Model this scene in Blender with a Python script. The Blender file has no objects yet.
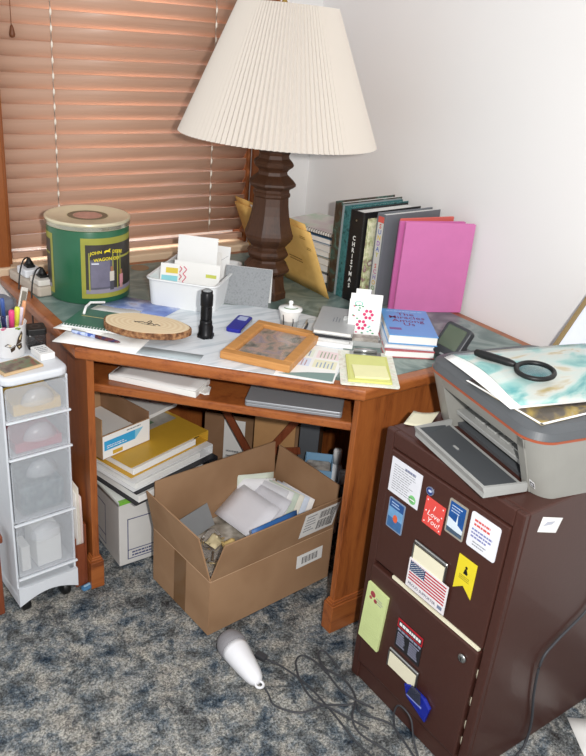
import bpy, bmesh, math, random
from mathutils import Vector, Matrix, Euler
random.seed(7)
C = bpy.context.scene.collection
PI = math.pi
ZD = 0.7715            # height of the desk top

# ------------------------------------------------------------------ colours / materials
def lin(h):
    h = h.lstrip('#'); o = []
    for k in (0, 2, 4):
        c = int(h[k:k+2], 16)/255
        o.append(c/12.92 if c <= .04045 else ((c+.055)/1.055)**2.4)
    return (o[0], o[1], o[2], 1.0)

MATS = {}
def nodes_of(name):
    m = bpy.data.materials.new(name); m.use_nodes = True
    nt = m.node_tree
    b = next(n for n in nt.nodes if n.type == 'BSDF_PRINCIPLED')
    return m, nt, b

def N(nt, typ, **kw):
    n = nt.nodes.new(typ)
    for k, v in kw.items():
        if k in n.inputs: n.inputs[k].default_value = v
        else: setattr(n, k, v)
    return n

def ramp(nt, stops):
    r = nt.nodes.new('ShaderNodeValToRGB'); e = r.color_ramp.elements
    while len(e) < len(stops): e.new(0.5)
    for k, (p, c) in enumerate(stops):
        e[k].position = p; e[k].color = lin(c)
    return r

def plain(hexc, rough=.6, metal=0., var=.06, scale=30., coat=0., spec=.4, bump=0.):
    """one colour with a faint procedural unevenness"""
    key = (hexc, rough, metal, var, scale, coat, spec, bump)
    if key in MATS: return MATS[key]
    m, nt, b = nodes_of('surface_' + hexc.strip('#'))
    c = lin(hexc)
    tc = N(nt, 'ShaderNodeTexCoord'); no = N(nt, 'ShaderNodeTexNoise', Scale=scale, Detail=3.)
    nt.links.new(tc.outputs['Object'], no.inputs['Vector'])
    mx = N(nt, 'ShaderNodeMixRGB', blend_type='MIX')
    mx.inputs[1].default_value = tuple(x*(1-var) for x in c[:3]) + (1,)
    mx.inputs[2].default_value = tuple(min(1, x*(1+var)) for x in c[:3]) + (1,)
    nt.links.new(no.outputs['Fac'], mx.inputs[0]); nt.links.new(mx.outputs[0], b.inputs['Base Color'])
    b.inputs['Roughness'].default_value = rough; b.inputs['Metallic'].default_value = metal
    b.inputs['Specular IOR Level'].default_value = spec
    b.inputs['Coat Weight'].default_value = coat
    if bump:
        bp = N(nt, 'ShaderNodeBump', Strength=bump, Distance=.002)
        nt.links.new(no.outputs['Fac'], bp.inputs['Height']); nt.links.new(bp.outputs[0], b.inputs['Normal'])
    MATS[key] = m
    return m

def wood(name, stops, stretch=(1, 12, 12), scale=3., rough=.4, coat=.15, fine=.35):
    if name in MATS: return MATS[name]
    m, nt, b = nodes_of(name)
    tc = N(nt, 'ShaderNodeTexCoord'); mp = N(nt, 'ShaderNodeMapping'); mp.inputs['Scale'].default_value = stretch
    nt.links.new(tc.outputs['Object'], mp.inputs['Vector'])
    n1 = N(nt, 'ShaderNodeTexNoise', Scale=scale, Detail=5., Distortion=.6)
    n2 = N(nt, 'ShaderNodeTexNoise', Scale=scale*9, Detail=4.)
    nt.links.new(mp.outputs[0], n1.inputs['Vector']); nt.links.new(mp.outputs[0], n2.inputs['Vector'])
    mx = N(nt, 'ShaderNodeMixRGB', blend_type='MIX'); mx.inputs[0].default_value = fine
    nt.links.new(n1.outputs['Fac'], mx.inputs[1]); nt.links.new(n2.outputs['Fac'], mx.inputs[2])
    r = ramp(nt, stops); nt.links.new(mx.outputs[0], r.inputs[0])
    nt.links.new(r.outputs[0], b.inputs['Base Color'])
    b.inputs['Roughness'].default_value = rough; b.inputs['Coat Weight'].default_value = coat
    b.inputs['Coat Roughness'].default_value = .3; b.inputs['Specular IOR Level'].default_value = .35
    MATS[name] = m
    return m

def mottled(name, stops, scale=6., detail=6., rough=.5, dist=0., stretch=(1, 1, 1), bump=0., spec=.4):
    if name in MATS: return MATS[name]
    m, nt, b = nodes_of(name)
    tc = N(nt, 'ShaderNodeTexCoord'); mp = N(nt, 'ShaderNodeMapping'); mp.inputs['Scale'].default_value = stretch
    nt.links.new(tc.outputs['Object'], mp.inputs['Vector'])
    n1 = N(nt, 'ShaderNodeTexNoise', Scale=scale, Detail=detail, Distortion=dist)
    nt.links.new(mp.outputs[0], n1.inputs['Vector'])
    r = ramp(nt, stops); nt.links.new(n1.outputs['Fac'], r.inputs[0])
    nt.links.new(r.outputs[0], b.inputs['Base Color']); b.inputs['Roughness'].default_value = rough
    b.inputs['Specular IOR Level'].default_value = spec
    if bump:
        bp = N(nt, 'ShaderNodeBump', Strength=bump, Distance=.003)
        nt.links.new(n1.outputs['Fac'], bp.inputs['Height']); nt.links.new(bp.outputs[0], b.inputs['Normal'])
    MATS[name] = m
    return m

def frosted(name, hexc, see=.5, rough=.35):
    """translucent plastic: partly clear, partly milky"""
    if name in MATS: return MATS[name]
    m, nt, b = nodes_of(name)
    b.inputs['Base Color'].default_value = lin(hexc); b.inputs['Roughness'].default_value = rough
    t = N(nt, 'ShaderNodeBsdfTransparent'); mx = N(nt, 'ShaderNodeMixShader'); mx.inputs[0].default_value = see
    out = next(n for n in nt.nodes if n.type == 'OUTPUT_MATERIAL')
    nt.links.new(b.outputs[0], mx.inputs[1]); nt.links.new(t.outputs[0], mx.inputs[2]); nt.links.new(mx.outputs[0], out.inputs['Surface'])
    MATS[name] = m
    return m

def shade_cloth(name, hexc, trans=.35):
    m, nt, b = nodes_of(name)
    b.inputs['Base Color'].default_value = lin(hexc); b.inputs['Roughness'].default_value = .85
    t = N(nt, 'ShaderNodeBsdfTranslucent'); t.inputs['Color'].default_value = lin(hexc)
    mx = N(nt, 'ShaderNodeMixShader'); mx.inputs[0].default_value = trans
    out = next(n for n in nt.nodes if n.type == 'OUTPUT_MATERIAL')
    nt.links.new(b.outputs[0], mx.inputs[1]); nt.links.new(t.outputs[0], mx.inputs[2]); nt.links.new(mx.outputs[0], out.inputs['Surface'])
    return m

OAK = [(.3, '#5e2e16'), (.45, '#945228'), (.6, '#a5602f'), (.75, '#7d4522')]
M_DESK = wood('oak_desk_wood_along_x', OAK, (1.2, 14, 14), 2.6, .38, .25)
M_DESKY = wood('oak_desk_wood_along_y', OAK, (14, 1.2, 14), 2.6, .38, .25)
M_DESKZ = wood('oak_desk_wood_upright', OAK, (14, 14, 1.2), 2.6, .38, .25)
M_DESKD = wood('oak_desk_wood_diagonal', OAK, (5, 5, 14), 2.6, .38, .25)
M_TRIM = wood('honey_oak_trim', [(.3, '#6f3a1b'), (.5, '#935327'), (.7, '#7f4521')], (12, 12, 1), 3., .4, .2)
M_LAMPWOOD = wood('dark_walnut_lamp', [(.3, '#281609'), (.5, '#472b1a'), (.7, '#351f12')], (9, 9, 1), 3.5, .5, .05)
M_FRAME = wood('light_oak_frame', [(.3, '#a8713c'), (.5, '#c48c50'), (.7, '#b57e46')], (1, 12, 12), 4., .45, .1)
M_SLAT = wood('orange_wood_blind', [(.3, '#bb947c'), (.5, '#c59e87'), (.7, '#bf9881')], (.5, 30, 30), 2., .38, .3)
M_SILL = plain('#d9bfa0', .5)
M_LAMINATE = mottled('green_grey_marble_laminate', [(.3, '#4b625f'), (.45, '#687c77'), (.55, '#879690'), (.7, '#5d726e')], 9., 7., .3, 1.2)
M_WALL = plain('#e9e7e5', .85, var=.012, scale=4., bump=.02)
M_BOX = mottled('corrugated_cardboard', [(.35, '#9a785a'), (.5, '#a58364'), (.65, '#9f7d5f')], 5., 3., .85, 0, (1, 1, 1), spec=.15)
M_BOXDK = mottled('brown_cardboard_darker', [(.35, '#86674b'), (.5, '#957358'), (.65, '#8c6b50')], 5., 3., .85, 0, (1, 1, 1), spec=.15)
M_BOXIN = mottled('cardboard_inside', [(.35, '#a5825f'), (.5, '#b08d6a'), (.65, '#aa8765')], 5., 5., .85, spec=.15)
M_BROWNMETAL = plain('#43261f', .40, var=.1, scale=90., coat=.1, bump=.05)
M_GREYP = plain('#9b9a93', .45); M_DGREY = plain('#4a4d50', .5); M_BLACK = plain('#141414', .45)
M_WHITE = plain('#f2f2f0', .6, var=.02); M_PAPER = plain('#ecebe7', .8, var=.02); M_CREAM = plain('#e9e3c8', .7, var=.03)
M_METAL = plain('#b9bab8', .3, 1.); M_WPLAST = plain('#e4e5e6', .35)
M_INK = plain('#3a3a3c', .7); M_INKL = plain('#8c8f94', .7); M_RED = plain('#c32a30', .55); M_BLUEINK = plain('#3a4f86', .6)

# ------------------------------------------------------------------ mesh building
def rotz(a): return Matrix.Rotation(a, 4, 'Z')
def frame_m(o, x, y, z):
    m = Matrix.Identity(4)
    for k, a in enumerate((x, y, z)):
        a = Vector(a).normalized()
        for j in range(3): m[j][k] = a[j]
    m.translation = Vector(o)
    return m

class MB:
    def __init__(self): self.v = []; self.f = []; self.m = []; self.s = []; self.mats = []
    def mi(self, mat):
        if mat not in self.mats: self.mats.append(mat)
        return self.mats.index(mat)
    def add(self, vs, fs, mat, M=None, smooth=False):
        o = len(self.v); k = self.mi(mat)
        for p in vs:
            p = Vector(p)
            self.v.append(tuple(M @ p if M is not None else p))
        for f in fs:
            self.f.append(tuple(o+i for i in f)); self.m.append(k); self.s.append(smooth)
        return self
    def from_bm(self, bm, mat, M=None, smooth=False):
        bm.verts.index_update()
        self.add([v.co.copy() for v in bm.verts], [[v.index for v in f.verts] for f in bm.faces], mat, M, smooth); bm.free()
        return self
    def box(self, a, b, mat, bev=0., seg=2, M=None):
        """axis box from corner a to corner b"""
        bm = bmesh.new(); bmesh.ops.create_cube(bm, size=1.)
        for v in bm.verts:
            v.co = Vector([(a[k]+b[k])/2 + v.co[k]*abs(b[k]-a[k]) for k in range(3)])
        if bev: bmesh.ops.bevel(bm, geom=bm.edges[:], offset=bev, segments=seg, affect='EDGES', profile=.5)
        return self.from_bm(bm, mat, M)
    def prism(self, poly, z0, z1, mat, bev=0., seg=3, M=None, smooth=False):
        bm = bmesh.new()
        lo = [bm.verts.new((p[0], p[1], z0)) for p in poly]; hi = [bm.verts.new((p[0], p[1], z1)) for p in poly]
        n = len(poly)
        bm.faces.new(lo[::-1]); bm.faces.new(hi)
        for i in range(n): bm.faces.new((lo[i], lo[(i+1) % n], hi[(i+1) % n], hi[i]))
        bmesh.ops.recalc_face_normals(bm, faces=bm.faces[:])
        if bev:
            es = [e for e in bm.edges if abs(e.verts[0].co.z-e.verts[1].co.z) < 1e-6]
            bmesh.ops.bevel(bm, geom=es, offset=bev, segments=seg, affect='EDGES', profile=.5)
        return self.from_bm(bm, mat, M, smooth)
    def lathe(self, prof, n, mat, M=None, smooth=True, phase=0., caps=True, a0=0., a1=2*PI):
        vs = []; fs = []; full = abs(a1-a0-2*PI) < 1e-6; cols = n if full else n+1
        for r, z in prof:
            for i in range(cols):
                t = a0 + (a1-a0)*i/n + phase
                vs.append((r*math.cos(t), r*math.sin(t), z))
        for j in range(len(prof)-1):
            for i in range(n):
                i2 = (i+1) % cols
                fs.append((j*cols+i, j*cols+i2, (j+1)*cols+i2, (j+1)*cols+i))
        if caps and full:
            fs.append(tuple(range(cols))[::-1]); fs.append(tuple((len(prof)-1)*cols+i for i in range(cols)))
        return self.add(vs, fs, mat, M, smooth)
    def tube(self, pts, r, mat, n=8, M=None, closed=False):
        pts = [Vector(p) for p in pts]; vs = []; fs = []; L = len(pts)
        up = Vector((0, 0, 1))
        for k, p in enumerate(pts):
            a = pts[(k-1) % L] if (closed or k > 0) else p; b = pts[(k+1) % L] if (closed or k < L-1) else p
            d = (b-a).normalized()
            s = d.cross(up)
            if s.length < 1e-3: s = d.cross(Vector((1, 0, 0)))
            s.normalize(); t = s.cross(d)
            rr = r[k] if isinstance(r, (list, tuple)) else r
            for i in range(n):
                q = 2*PI*i/n
                vs.append(p + s*math.cos(q)*rr + t*math.sin(q)*rr)
        for k in range(L if closed else L-1):
            for i in range(n):
                a = k*n+i; b = k*n+(i+1) % n; k2 = (k+1) % L
                fs.append((a, b, k2*n+(i+1) % n, k2*n+i))
        if not closed: fs.append(tuple(range(n))[::-1]); fs.append(tuple((L-1)*n+i for i in range(n)))
        return self.add(vs, fs, mat, M, True)
    def ball(self, c, r, mat, u=16, w=10, M=None):
        bm = bmesh.new(); bmesh.ops.create_uvsphere(bm, u_segments=u, v_segments=w, radius=1.)
        for v in bm.verts: v.co = Vector([c[k]+v.co[k]*(r[k] if isinstance(r, (tuple, list)) else r) for k in range(3)])
        return self.from_bm(bm, mat, M, True)
    def sheet(self, p0, u, v, mat, th=.0006, nu=1, nv=1, fn=None, M=None, smooth=True):
        """a sheet with real thickness; p0 corner, u and v edges; fn(a,b) lifts it along the normal"""
        p0, u, v = Vector(p0), Vector(u), Vector(v); n = u.cross(v).normalized(); vs = []; fs = []
        W = nu+1; K = (nu+1)*(nv+1)
        for lay in (0, 1):
            for j in range(nv+1):
                for i in range(nu+1):
                    a, b = i/nu, j/nv
                    vs.append(p0 + u*a + v*b + n*((fn(a, b) if fn else 0.) + th*lay))
        for j in range(nv):
            for i in range(nu):
                q = (j*W+i, j*W+i+1, (j+1)*W+i+1, (j+1)*W+i)
                fs.append(q[::-1]); fs.append(tuple(K+t for t in q))
        for i in range(nu):
            fs.append((i, i+1, K+i+1, K+i)); a = nv*W+i; fs.append((a+1, a, K+a, K+a+1))
        for j in range(nv):
            a = j*W; fs.append((a+W, a, K+a, K+a+W)); a = j*W+nu; fs.append((a, a+W, K+a+W, K+a))
        return self.add(vs, fs, mat, M, smooth and (nu > 1 or nv > 1))
    def flat(self, poly, mat, z=0., M=None):
        """a printed patch: a thin slab .2 mm proud"""
        return self.prism(poly, z, z+.0002, mat, 0, M=M)
    def rect(self, x0, y0, x1, y1, mat, z=0., M=None):
        return self.flat([(x0, y0), (x1, y0), (x1, y1), (x0, y1)], mat, z, M)
    def disc(self, x, y, r, mat, z=0., n=20, M=None, ry=None):
        ry = ry or r
        return self.flat([(x+r*math.cos(2*PI*i/n), y+ry*math.sin(2*PI*i/n)) for i in range(n)], mat, z, M)
    def text(self, s, size, x, y, mat, z=0., M=None, align='CENTER', sx=1., shear=0., bold=0., rot=0., warp=None):
        vs, fs = text_geo(s, align, shear, bold)
        c, q = math.cos(rot), math.sin(rot); out = []
        for px, py in vs:
            px, py = px*size*sx, py*size
            X, Y = x+px*c-py*q, y+px*q+py*c
            out.append(warp(X, Y) if warp else (X, Y, z+.0003))
        return self.add(out, fs, mat, M)
    def build(self, name, parent=None, loc=None, rot=None, M=None):
        me = bpy.data.meshes.new(name)
        me.from_pydata(self.v, [], self.f)
        for m in self.mats: me.materials.append(m)
        me.polygons.foreach_set('material_index', self.m); me.polygons.foreach_set('use_smooth', self.s)
        me.validate(); me.update()
        o = bpy.data.objects.new(name, me); C.objects.link(o)
        if parent is not None: o.parent = parent
        if loc is not None: o.location = loc
        if rot is not None: o.rotation_euler = rot if isinstance(rot, (tuple, list, Euler)) else (0, 0, rot)
        if M is not None: o.matrix_basis = M
        return o

TXT = {}
def text_geo(s, align='CENTER', shear=0., bold=0.):
    k = (s, align, shear, bold)
    if k not in TXT:
        cu = bpy.data.curves.new('lettering_source', 'FONT'); cu.body = s; cu.size = 1.; cu.align_x = align; cu.align_y = 'CENTER'
        cu.shear = shear; cu.offset = bold; cu.resolution_u = 2
        o = bpy.data.objects.new('lettering_source', cu); C.objects.link(o)
        dg = bpy.context.evaluated_depsgraph_get(); dg.update()
        me = bpy.data.meshes.new_from_object(o.evaluated_get(dg))
        TXT[k] = ([(v.co.x, v.co.y) for v in me.vertices], [tuple(p.vertices) for p in me.polygons])
        bpy.data.objects.remove(o); bpy.data.curves.remove(cu); bpy.data.meshes.remove(me)
    return TXT[k]

def tag(o, label, cat, group=None):
    o['label'] = label; o['category'] = cat
    if group: o['group'] = group
    return o
def thing(name, label, cat, loc=(0, 0, 0), rot=0., group=None, M=None):
    o = bpy.data.objects.new(name, None); C.objects.link(o); o.empty_display_size = .05
    o.location = loc; o.rotation_euler = rot if isinstance(rot, (tuple, list)) else (0, 0, rot)
    if M is not None: o.matrix_basis = M
    return tag(o, label, cat, group)
def struct(o):
    o['kind'] = 'structure'; return o
def rpoly(w, d, r, n=5, cx=0., cy=0.):
    """rounded rectangle outline"""
    out = []
    for (sx, sy, a) in ((1, 1, 0), (-1, 1, PI/2), (-1, -1, PI), (1, -1, 1.5*PI)):
        for i in range(n+1):
            t = a + PI/2*i/n
            out.append((cx+sx*(w/2-r)+r*math.cos(t), cy+sy*(d/2-r)+r*math.sin(t)))
    return out
def spline(pts, n=8):
    """Catmull-Rom through 3-D points"""
    P = [Vector(p) for p in pts]; P = [P[0]*2-P[1]] + P + [P[-1]*2-P[-2]]; out = []
    for k in range(1, len(P)-2):
        a, b, c, d = P[k-1:k+3]
        for i in range(n):
            t = i/n
            out.append(.5*((2*b) + (c-a)*t + (2*a-5*b+4*c-d)*t*t + (3*b-a-3*c+d)*t**3))
    out.append(P[-2]); return out
def scribble(mb, x0, x1, y0, y1, rows, mat, M=None, seed=1, th=.35, z=0., ragged=True):
    """lines of illegible small print: broken strips"""
    rnd = random.Random(seed); h = (y1-y0)/rows
    for k in range(rows):
        x = x0; y = y1-(k+.5)*h; end = x1-(rnd.random()*.35*(x1-x0) if ragged else 0)
        while x < end:
            w = min((x1-x0)*(.06+.12*rnd.random()), end-x)
            mb.rect(x, y-h*th/2, x+w, y+h*th/2, mat, z, M); x += w+(x1-x0)*.025
    return mb

# ------------------------------------------------------------------ the room
def carpet_material():
    m, nt, b = nodes_of('blue_grey_shag_carpet')
    tc = N(nt, 'ShaderNodeTexCoord')
    big = N(nt, 'ShaderNodeTexNoise', Scale=15., Detail=7., Roughness=.74, Distortion=.4)
    hue = N(nt, 'ShaderNodeTexNoise', Scale=13., Detail=4., Roughness=.6)
    fine = N(nt, 'ShaderNodeTexNoise', Scale=190., Detail=3., Roughness=.75)
    off = N(nt, 'ShaderNodeMapping'); off.inputs['Location'].default_value = (7, 3, 1)
    nt.links.new(tc.outputs['Object'], off.inputs[0])
    for n_ in (big, fine): nt.links.new(tc.outputs['Object'], n_.inputs['Vector'])
    nt.links.new(off.outputs[0], hue.inputs['Vector'])
    r1 = ramp(nt, [(.35, '#2b3542'), (.43, '#5f6b75'), (.49, '#9ba3a7'), (.54, '#cccbc5'), (.64, '#f0ece0')])
    r2 = ramp(nt, [(.38, '#52667c'), (.47, '#a3a7a8'), (.55, '#b9b2a4'), (.64, '#7d6a56')])
    nt.links.new(big.outputs['Fac'], r1.inputs[0]); nt.links.new(hue.outputs['Fac'], r2.inputs[0])
    mx = N(nt, 'ShaderNodeMixRGB', blend_type='MIX'); mx.inputs[0].default_value = .30
    nt.links.new(r1.outputs[0], mx.inputs[1]); nt.links.new(r2.outputs[0], mx.inputs[2])
    r3 = ramp(nt, [(.36, '#505050'), (.5, '#bdbdbd'), (.62, '#ffffff')])
    nt.links.new(fine.outputs['Fac'], r3.inputs[0])
    mu = N(nt, 'ShaderNodeMixRGB', blend_type='MULTIPLY'); mu.inputs[0].default_value = .85
    nt.links.new(mx.outputs[0], mu.inputs[1]); nt.links.new(r3.outputs[0], mu.inputs[2])
    nt.links.new(mu.outputs[0], b.inputs['Base Color'])
    b.inputs['Roughness'].default_value = .95; b.inputs['Specular IOR Level'].default_value = .05
    bp = N(nt, 'ShaderNodeBump', Strength=.9, Distance=.008)
    nt.links.new(fine.outputs['Fac'], bp.inputs['Height']); nt.links.new(bp.outputs[0], b.inputs['Normal'])
    return m
M_CARPET = carpet_material()
fl = MB(); st = .009; nx = int(2.4/st); ny = int(2.5/st)
vs = [(-2.4+i*st, -2.5+j*st, -.0045+random.random()*.0045) for j in range(ny+1) for i in range(nx+1)]
fs = [(j*(nx+1)+i, j*(nx+1)+i+1, (j+1)*(nx+1)+i+1, (j+1)*(nx+1)+i) for j in range(ny) for i in range(nx)]
fl.add(vs, fs, M_CARPET, smooth=True)
fl.box((-3.4, -3.6, -.08), (.0, 0., -.0075), M_CARPET)
struct(fl.build('floor'))

WX0, WX1, WZ0, WZ1 = -1.122, -.257, .79, 1.98          # window opening
wl = MB()
wl.box((-3.4, 0, -.08), (WX0, .14, 2.5), M_WALL); wl.box((WX1, 0, -.08), (.14, .14, 2.5), M_WALL)
wl.box((WX0, 0, -.08), (WX1, .14, WZ0-.03), M_WALL); wl.box((WX0, 0, WZ1), (WX1, .14, 2.5), M_WALL)
struct(wl.build('wall_left'))
wr = MB(); wr.box((0, -3.6, -.08), (.14, 0, 2.5), M_WALL); struct(wr.build('wall_right'))
def trim(name, a, b, mat=M_TRIM, bev=.004):
    return struct(MB().box(a, b, mat, bev).build(name))
trim('trim_1', (WX0-.075, -.018, WZ0-.03), (WX0, .0, WZ1+.07))
trim('trim_2', (WX1, -.018, WZ0-.03), (WX1+.07, .0, WZ1+.07))
trim('trim_3', (WX0, -.018, WZ1), (WX1, 0., WZ1+.07))
trim('trim_4', (WX0-.0, .0005, WZ0), (WX0+.012, .12, WZ1)); trim('trim_5', (WX1-.012, .0005, WZ0), (WX1, .12, WZ1))
trim('trim_6', (WX0-.09, -.03, WZ0-.03), (WX1+.085, .12, WZ0), M_SILL, .005)
M_GLASS = None
def glass_mat(name, tint='#ffffff'):
    m, nt, b = nodes_of(name)
    t = N(nt, 'ShaderNodeBsdfTransparent'); t.inputs['Color'].default_value = lin(tint)
    g = N(nt, 'ShaderNodeBsdfGlossy', Roughness=.05); fr = N(nt, 'ShaderNodeValue'); fr.outputs[0].default_value = .05
    mx = N(nt, 'ShaderNodeMixShader'); out = next(n for n in nt.nodes if n.type == 'OUTPUT_MATERIAL')
    nt.links.new(fr.outputs[0], mx.inputs[0]); nt.links.new(t.outputs[0], mx.inputs[1]); nt.links.new(g.outputs[0], mx.inputs[2])
    nt.links.new(mx.outputs[0], out.inputs['Surface'])
    return m
M_GLASS = glass_mat('clear_window_glass')
w1 = struct(bpy.data.objects.new('window_1', None)); C.objects.link(w1); w1.location = ((WX0+WX1)/2, .10, WZ0)
hw = (WX1-WX0)/2-.0125; hh = WZ1-WZ0
f_ = MB()
for a, b in (((-hw, -.02, .0005), (-hw+.04, .02, hh)), ((hw-.04, -.02, .0005), (hw, .02, hh)), ((-hw+.04, -.02, .0005), (hw-.04, .02, .045)), ((-hw+.04, -.02, hh-.045), (hw-.04, .02, hh)), ((-hw+.04, -.02, hh*.52), (hw-.04, .02, hh*.52+.04))):
    f_.box(a, b, M_WPLAST, .003)
f_.build('window_frame', w1)
MB().box((-hw+.035, -.003, .04), (hw-.035, .003, hh-.04), M_GLASS).build('glass_pane', w1)

# ------------------------------------------------------------------ the blind
bl = thing('venetian_blind', 'orange wooden venetian blind closed over the window behind the desk', 'blind', ((WX0+WX1)/2, .022, WZ0+.012))
hb = (WX1-WX0)/2-.0145
sl = MB(); pitch = .0427; ns = 27; tilt = math.radians(66)
for k in range(ns):
    zc = .052+k*pitch; jit = random.uniform(-.006, .006)
    prof = []
    for i in range(7):
        t = (i/6-.5)*.0505; bow = .0062*(1-(2*i/6-1)**2)
        y = -math.cos(tilt+jit)*t - math.sin(tilt+jit)*bow; z = math.sin(tilt+jit)*t - math.cos(tilt+jit)*bow
        prof.append((y, z))
    vs = []; fs = []; th = .0028; n = len(prof)
    for x in (-hb, hb):
        for y, z in prof: vs.append((x, y, zc+z))
        for y, z in prof: vs.append((x, y+th*math.sin(tilt), zc+z+th*math.cos(tilt)))
    for i in range(n-1):
        fs.append((i, i+1, 2*n+i+1, 2*n+i)[::-1]); fs.append((n+i, n+i+1, 3*n+i+1, 3*n+i))
        fs.append((i, i+1, n+i+1, n+i)); fs.append((2*n+i, 2*n+i+1, 3*n+i+1, 3*n+i)[::-1])
    fs.append((0, 2*n, 3*n, n)); fs.append((n-1, 2*n-1, 4*n-1, 3*n-1))
    sl.add(vs, fs[:-2], M_SLAT, smooth=True); sl.add([vs[i] for i in (0, 2*n, 3*n, n, n-1, 2*n-1, 4*n-1, 3*n-1)], [(0, 1, 2, 3), (4, 5, 6, 7)], M_SLAT)
sl.build('slat_panel', bl)
MB().box((-hb, -.014, .002), (hb, .014, .022), M_SLAT, .004).build('bottom_rail', bl)
M_CORD = plain('#ece3d4', .8)
for cx in (-.955-(WX0+WX1)/2, -.415-(WX0+WX1)/2):
    cd = MB(); pts = []
    for k in range(ns):
        zc = .052+k*pitch
        pts += [(cx, -.0155, zc-.016), (cx, -.0125, zc+.004), (cx, -.0165, zc+.021)]
    cd.tube(pts, .0017, M_CORD, 6)
    for k in range(ns): cd.ball((cx, -.0165, .052+k*pitch+.018), (.0036, .0026, .009), M_CORD, 8, 6)
    cd.build('ladder_cord', bl)
ta = MB(); tx = -1.068-(WX0+WX1)/2
ta.tube([(tx, -.021, .665), (tx, -.021, 1.16)], .001, plain('#8a5a3c', .8), 6)
pc = ta.build('pull_cord', bl)
MB().lathe([(.002, .03), (.005, .024), (.0085, .006), (.0075, .0), (.003, -.003)], 12, plain('#6b3d22', .5), Matrix.Translation((tx, -.024, .640))).build('tassel', pc)

# ------------------------------------------------------------------ the corner desk
dk = thing('corner_desk', 'oak corner desk with a green-grey marbled top standing in the room corner', 'desk', (0, 0, 0))
TOP = [(-.012, -.034), (-1.162, -.034), (-1.162, -.650), (-.650, -1.162), (-.012, -1.162)]
def inset(poly, d):
    n = len(poly); out = []
    for i in range(n):
        a, b, c = Vector(poly[i-1]), Vector(poly[i]), Vector(poly[(i+1) % n])
        e1 = (b-a).normalized(); e2 = (c-b).normalized(); n1 = Vector((-e1.y, e1.x)); n2 = Vector((-e2.y, e2.x))
        k = (n1+n2); k = k/(1+n1.dot(n2)); out.append(tuple(b+k*d))
    return out
MB().prism(TOP, ZD-.033, ZD-.001, M_DESKD, .009, 4).build('tabletop', dk)
MB().prism(inset(TOP, .034), ZD-.0012, ZD-.0002, M_LAMINATE).build('marbled_inlay', dk)
gr = MB(); gr.prism([(.030*math.cos(2*PI*i/24), .030*math.sin(2*PI*i/24)) for i in range(24)], ZD-.0008, ZD+.0012, plain('#8f7257', .5), .001, 1, M=Matrix.Translation((-.735, -.108, 0))); gr.build('cable_grommet', dk)
MB().box((-1.126, -.632, .0), (-1.106, -.060, ZD-.0335), M_DESKY if False else M_DESKZ, .002).build('side_panel', dk)
MB().box((-.632, -1.126, .0), (-.035, -1.106, ZD-.0335), M_DESKZ, .002).build('side_panel', dk)
def plinth(x0, y0, x1, y1):
    p = MB(); p.box((x0, y0, 0), (x1, y1, .092), M_DESKX, .002)
    p.box((x0+.003, y0+.003, .092), (x1-.003, y1-.003, .1), M_DESKX, .003); p.box((x0+.006, y0+.006, .1), (x1-.006, y1-.006, .106), M_DESKX, .002)
    return p
M_DESKX = M_DESK
plinth(-1.136, -.642, -1.0965, -.60).build('plinth', dk); plinth(-.642, -1.136, -.52, -1.0965).build('plinth', dk)
MB().box((-1.104, -.080, .02), (-.30, -.062, ZD-.0335), M_DESKZ, .002).build('back_panel', dk)
MB().box((-.080, -1.104, .02), (-.062, -.30, ZD-.0335), M_DESKZ, .002).build('back_panel', dk)
SH = [(-1.1055, -.606), (-.606, -1.1055), (-.30, -1.1055), (-.30, -.80), (-.80, -.30), (-1.1055, -.30)]
ZS = .643
MB().prism(SH, ZS-.024, ZS, M_DESKD, .005, 3).build('keyboard_shelf', dk)

# ------------------------------------------------------------------ table lamp
LX, LY = -.497, -.491
lamp = thing('table_lamp', 'tall dark turned-wood table lamp with a cream pleated shade', 'lamp', (LX, LY, ZD))
colp = [(.066, .0), (.066, .02), (.061, .026), (.058, .045), (.055, .068), (.057, .074), (.070, .084), (.0715, .092), (.066, .102), (.054, .113), (.053, .120), (.063, .132), (.065, .138), (.060, .146),
        (.053, .152), (.054, .160), (.068, .176), (.0745, .186), (.0750, .196), (.071, .206), (.064, .228), (.058, .255), (.054, .282), (.0525, .304), (.0565, .309), (.0570, .316), (.0530, .321), (.0535, .328),
        (.066, .336), (.0715, .341), (.0710, .347), (.058, .358), (.045, .368), (.0425, .377), (.047, .384), (.059, .393), (.0610, .399), (.057, .406), (.047, .414), (.0440, .424), (.048, .431), (.0495, .438), (.047, .445), (.030, .452), (.012, .46)]
MB().lathe(colp, 8, M_LAMPWOOD, smooth=False, phase=PI/8+.3).build('column', lamp)
nk = MB(); nk.lathe([(.012, .460), (.012, .53), (.019, .532), (.019, .58)], 16, plain('#b08d4a', .35, 1.)); nk.build('socket', lamp)
MB().lathe([(.013, .5805), (.016, .60), (.03, .63), (.032, .65), (.025, .675), (.01, .69), (.001, .692)], 18, plain('#f4f2ea', .4)).build('bulb', lamp)
hp = MB()
for s in (-1, 1): hp.tube(spline([(0.02*s, 0, .533), (.05*s, 0, .60), (.055*s, 0, .70), (.03*s, 0, .78), (0, 0, .803)], 6), .0018, plain('#b08d4a', .35, 1.), 6)
hp.build('harp', lamp)
shd = MB(); NP = 110; z0, z1, r0, r1 = .469, .812, .279, .134; vs = []; fs = []
for lay in range(2):
    for j in range(7):
        u = j/6
        for i in range(NP*2):
            t = PI*i/NP; r = r0+(r1-r0)*u + (.0038*(1-.45*u) if i % 2 else -.0038*(1-.45*u)) - .0012*lay
            vs.append((r*math.cos(t), r*math.sin(t), z0+(z1-z0)*u))
n = NP*2
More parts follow.
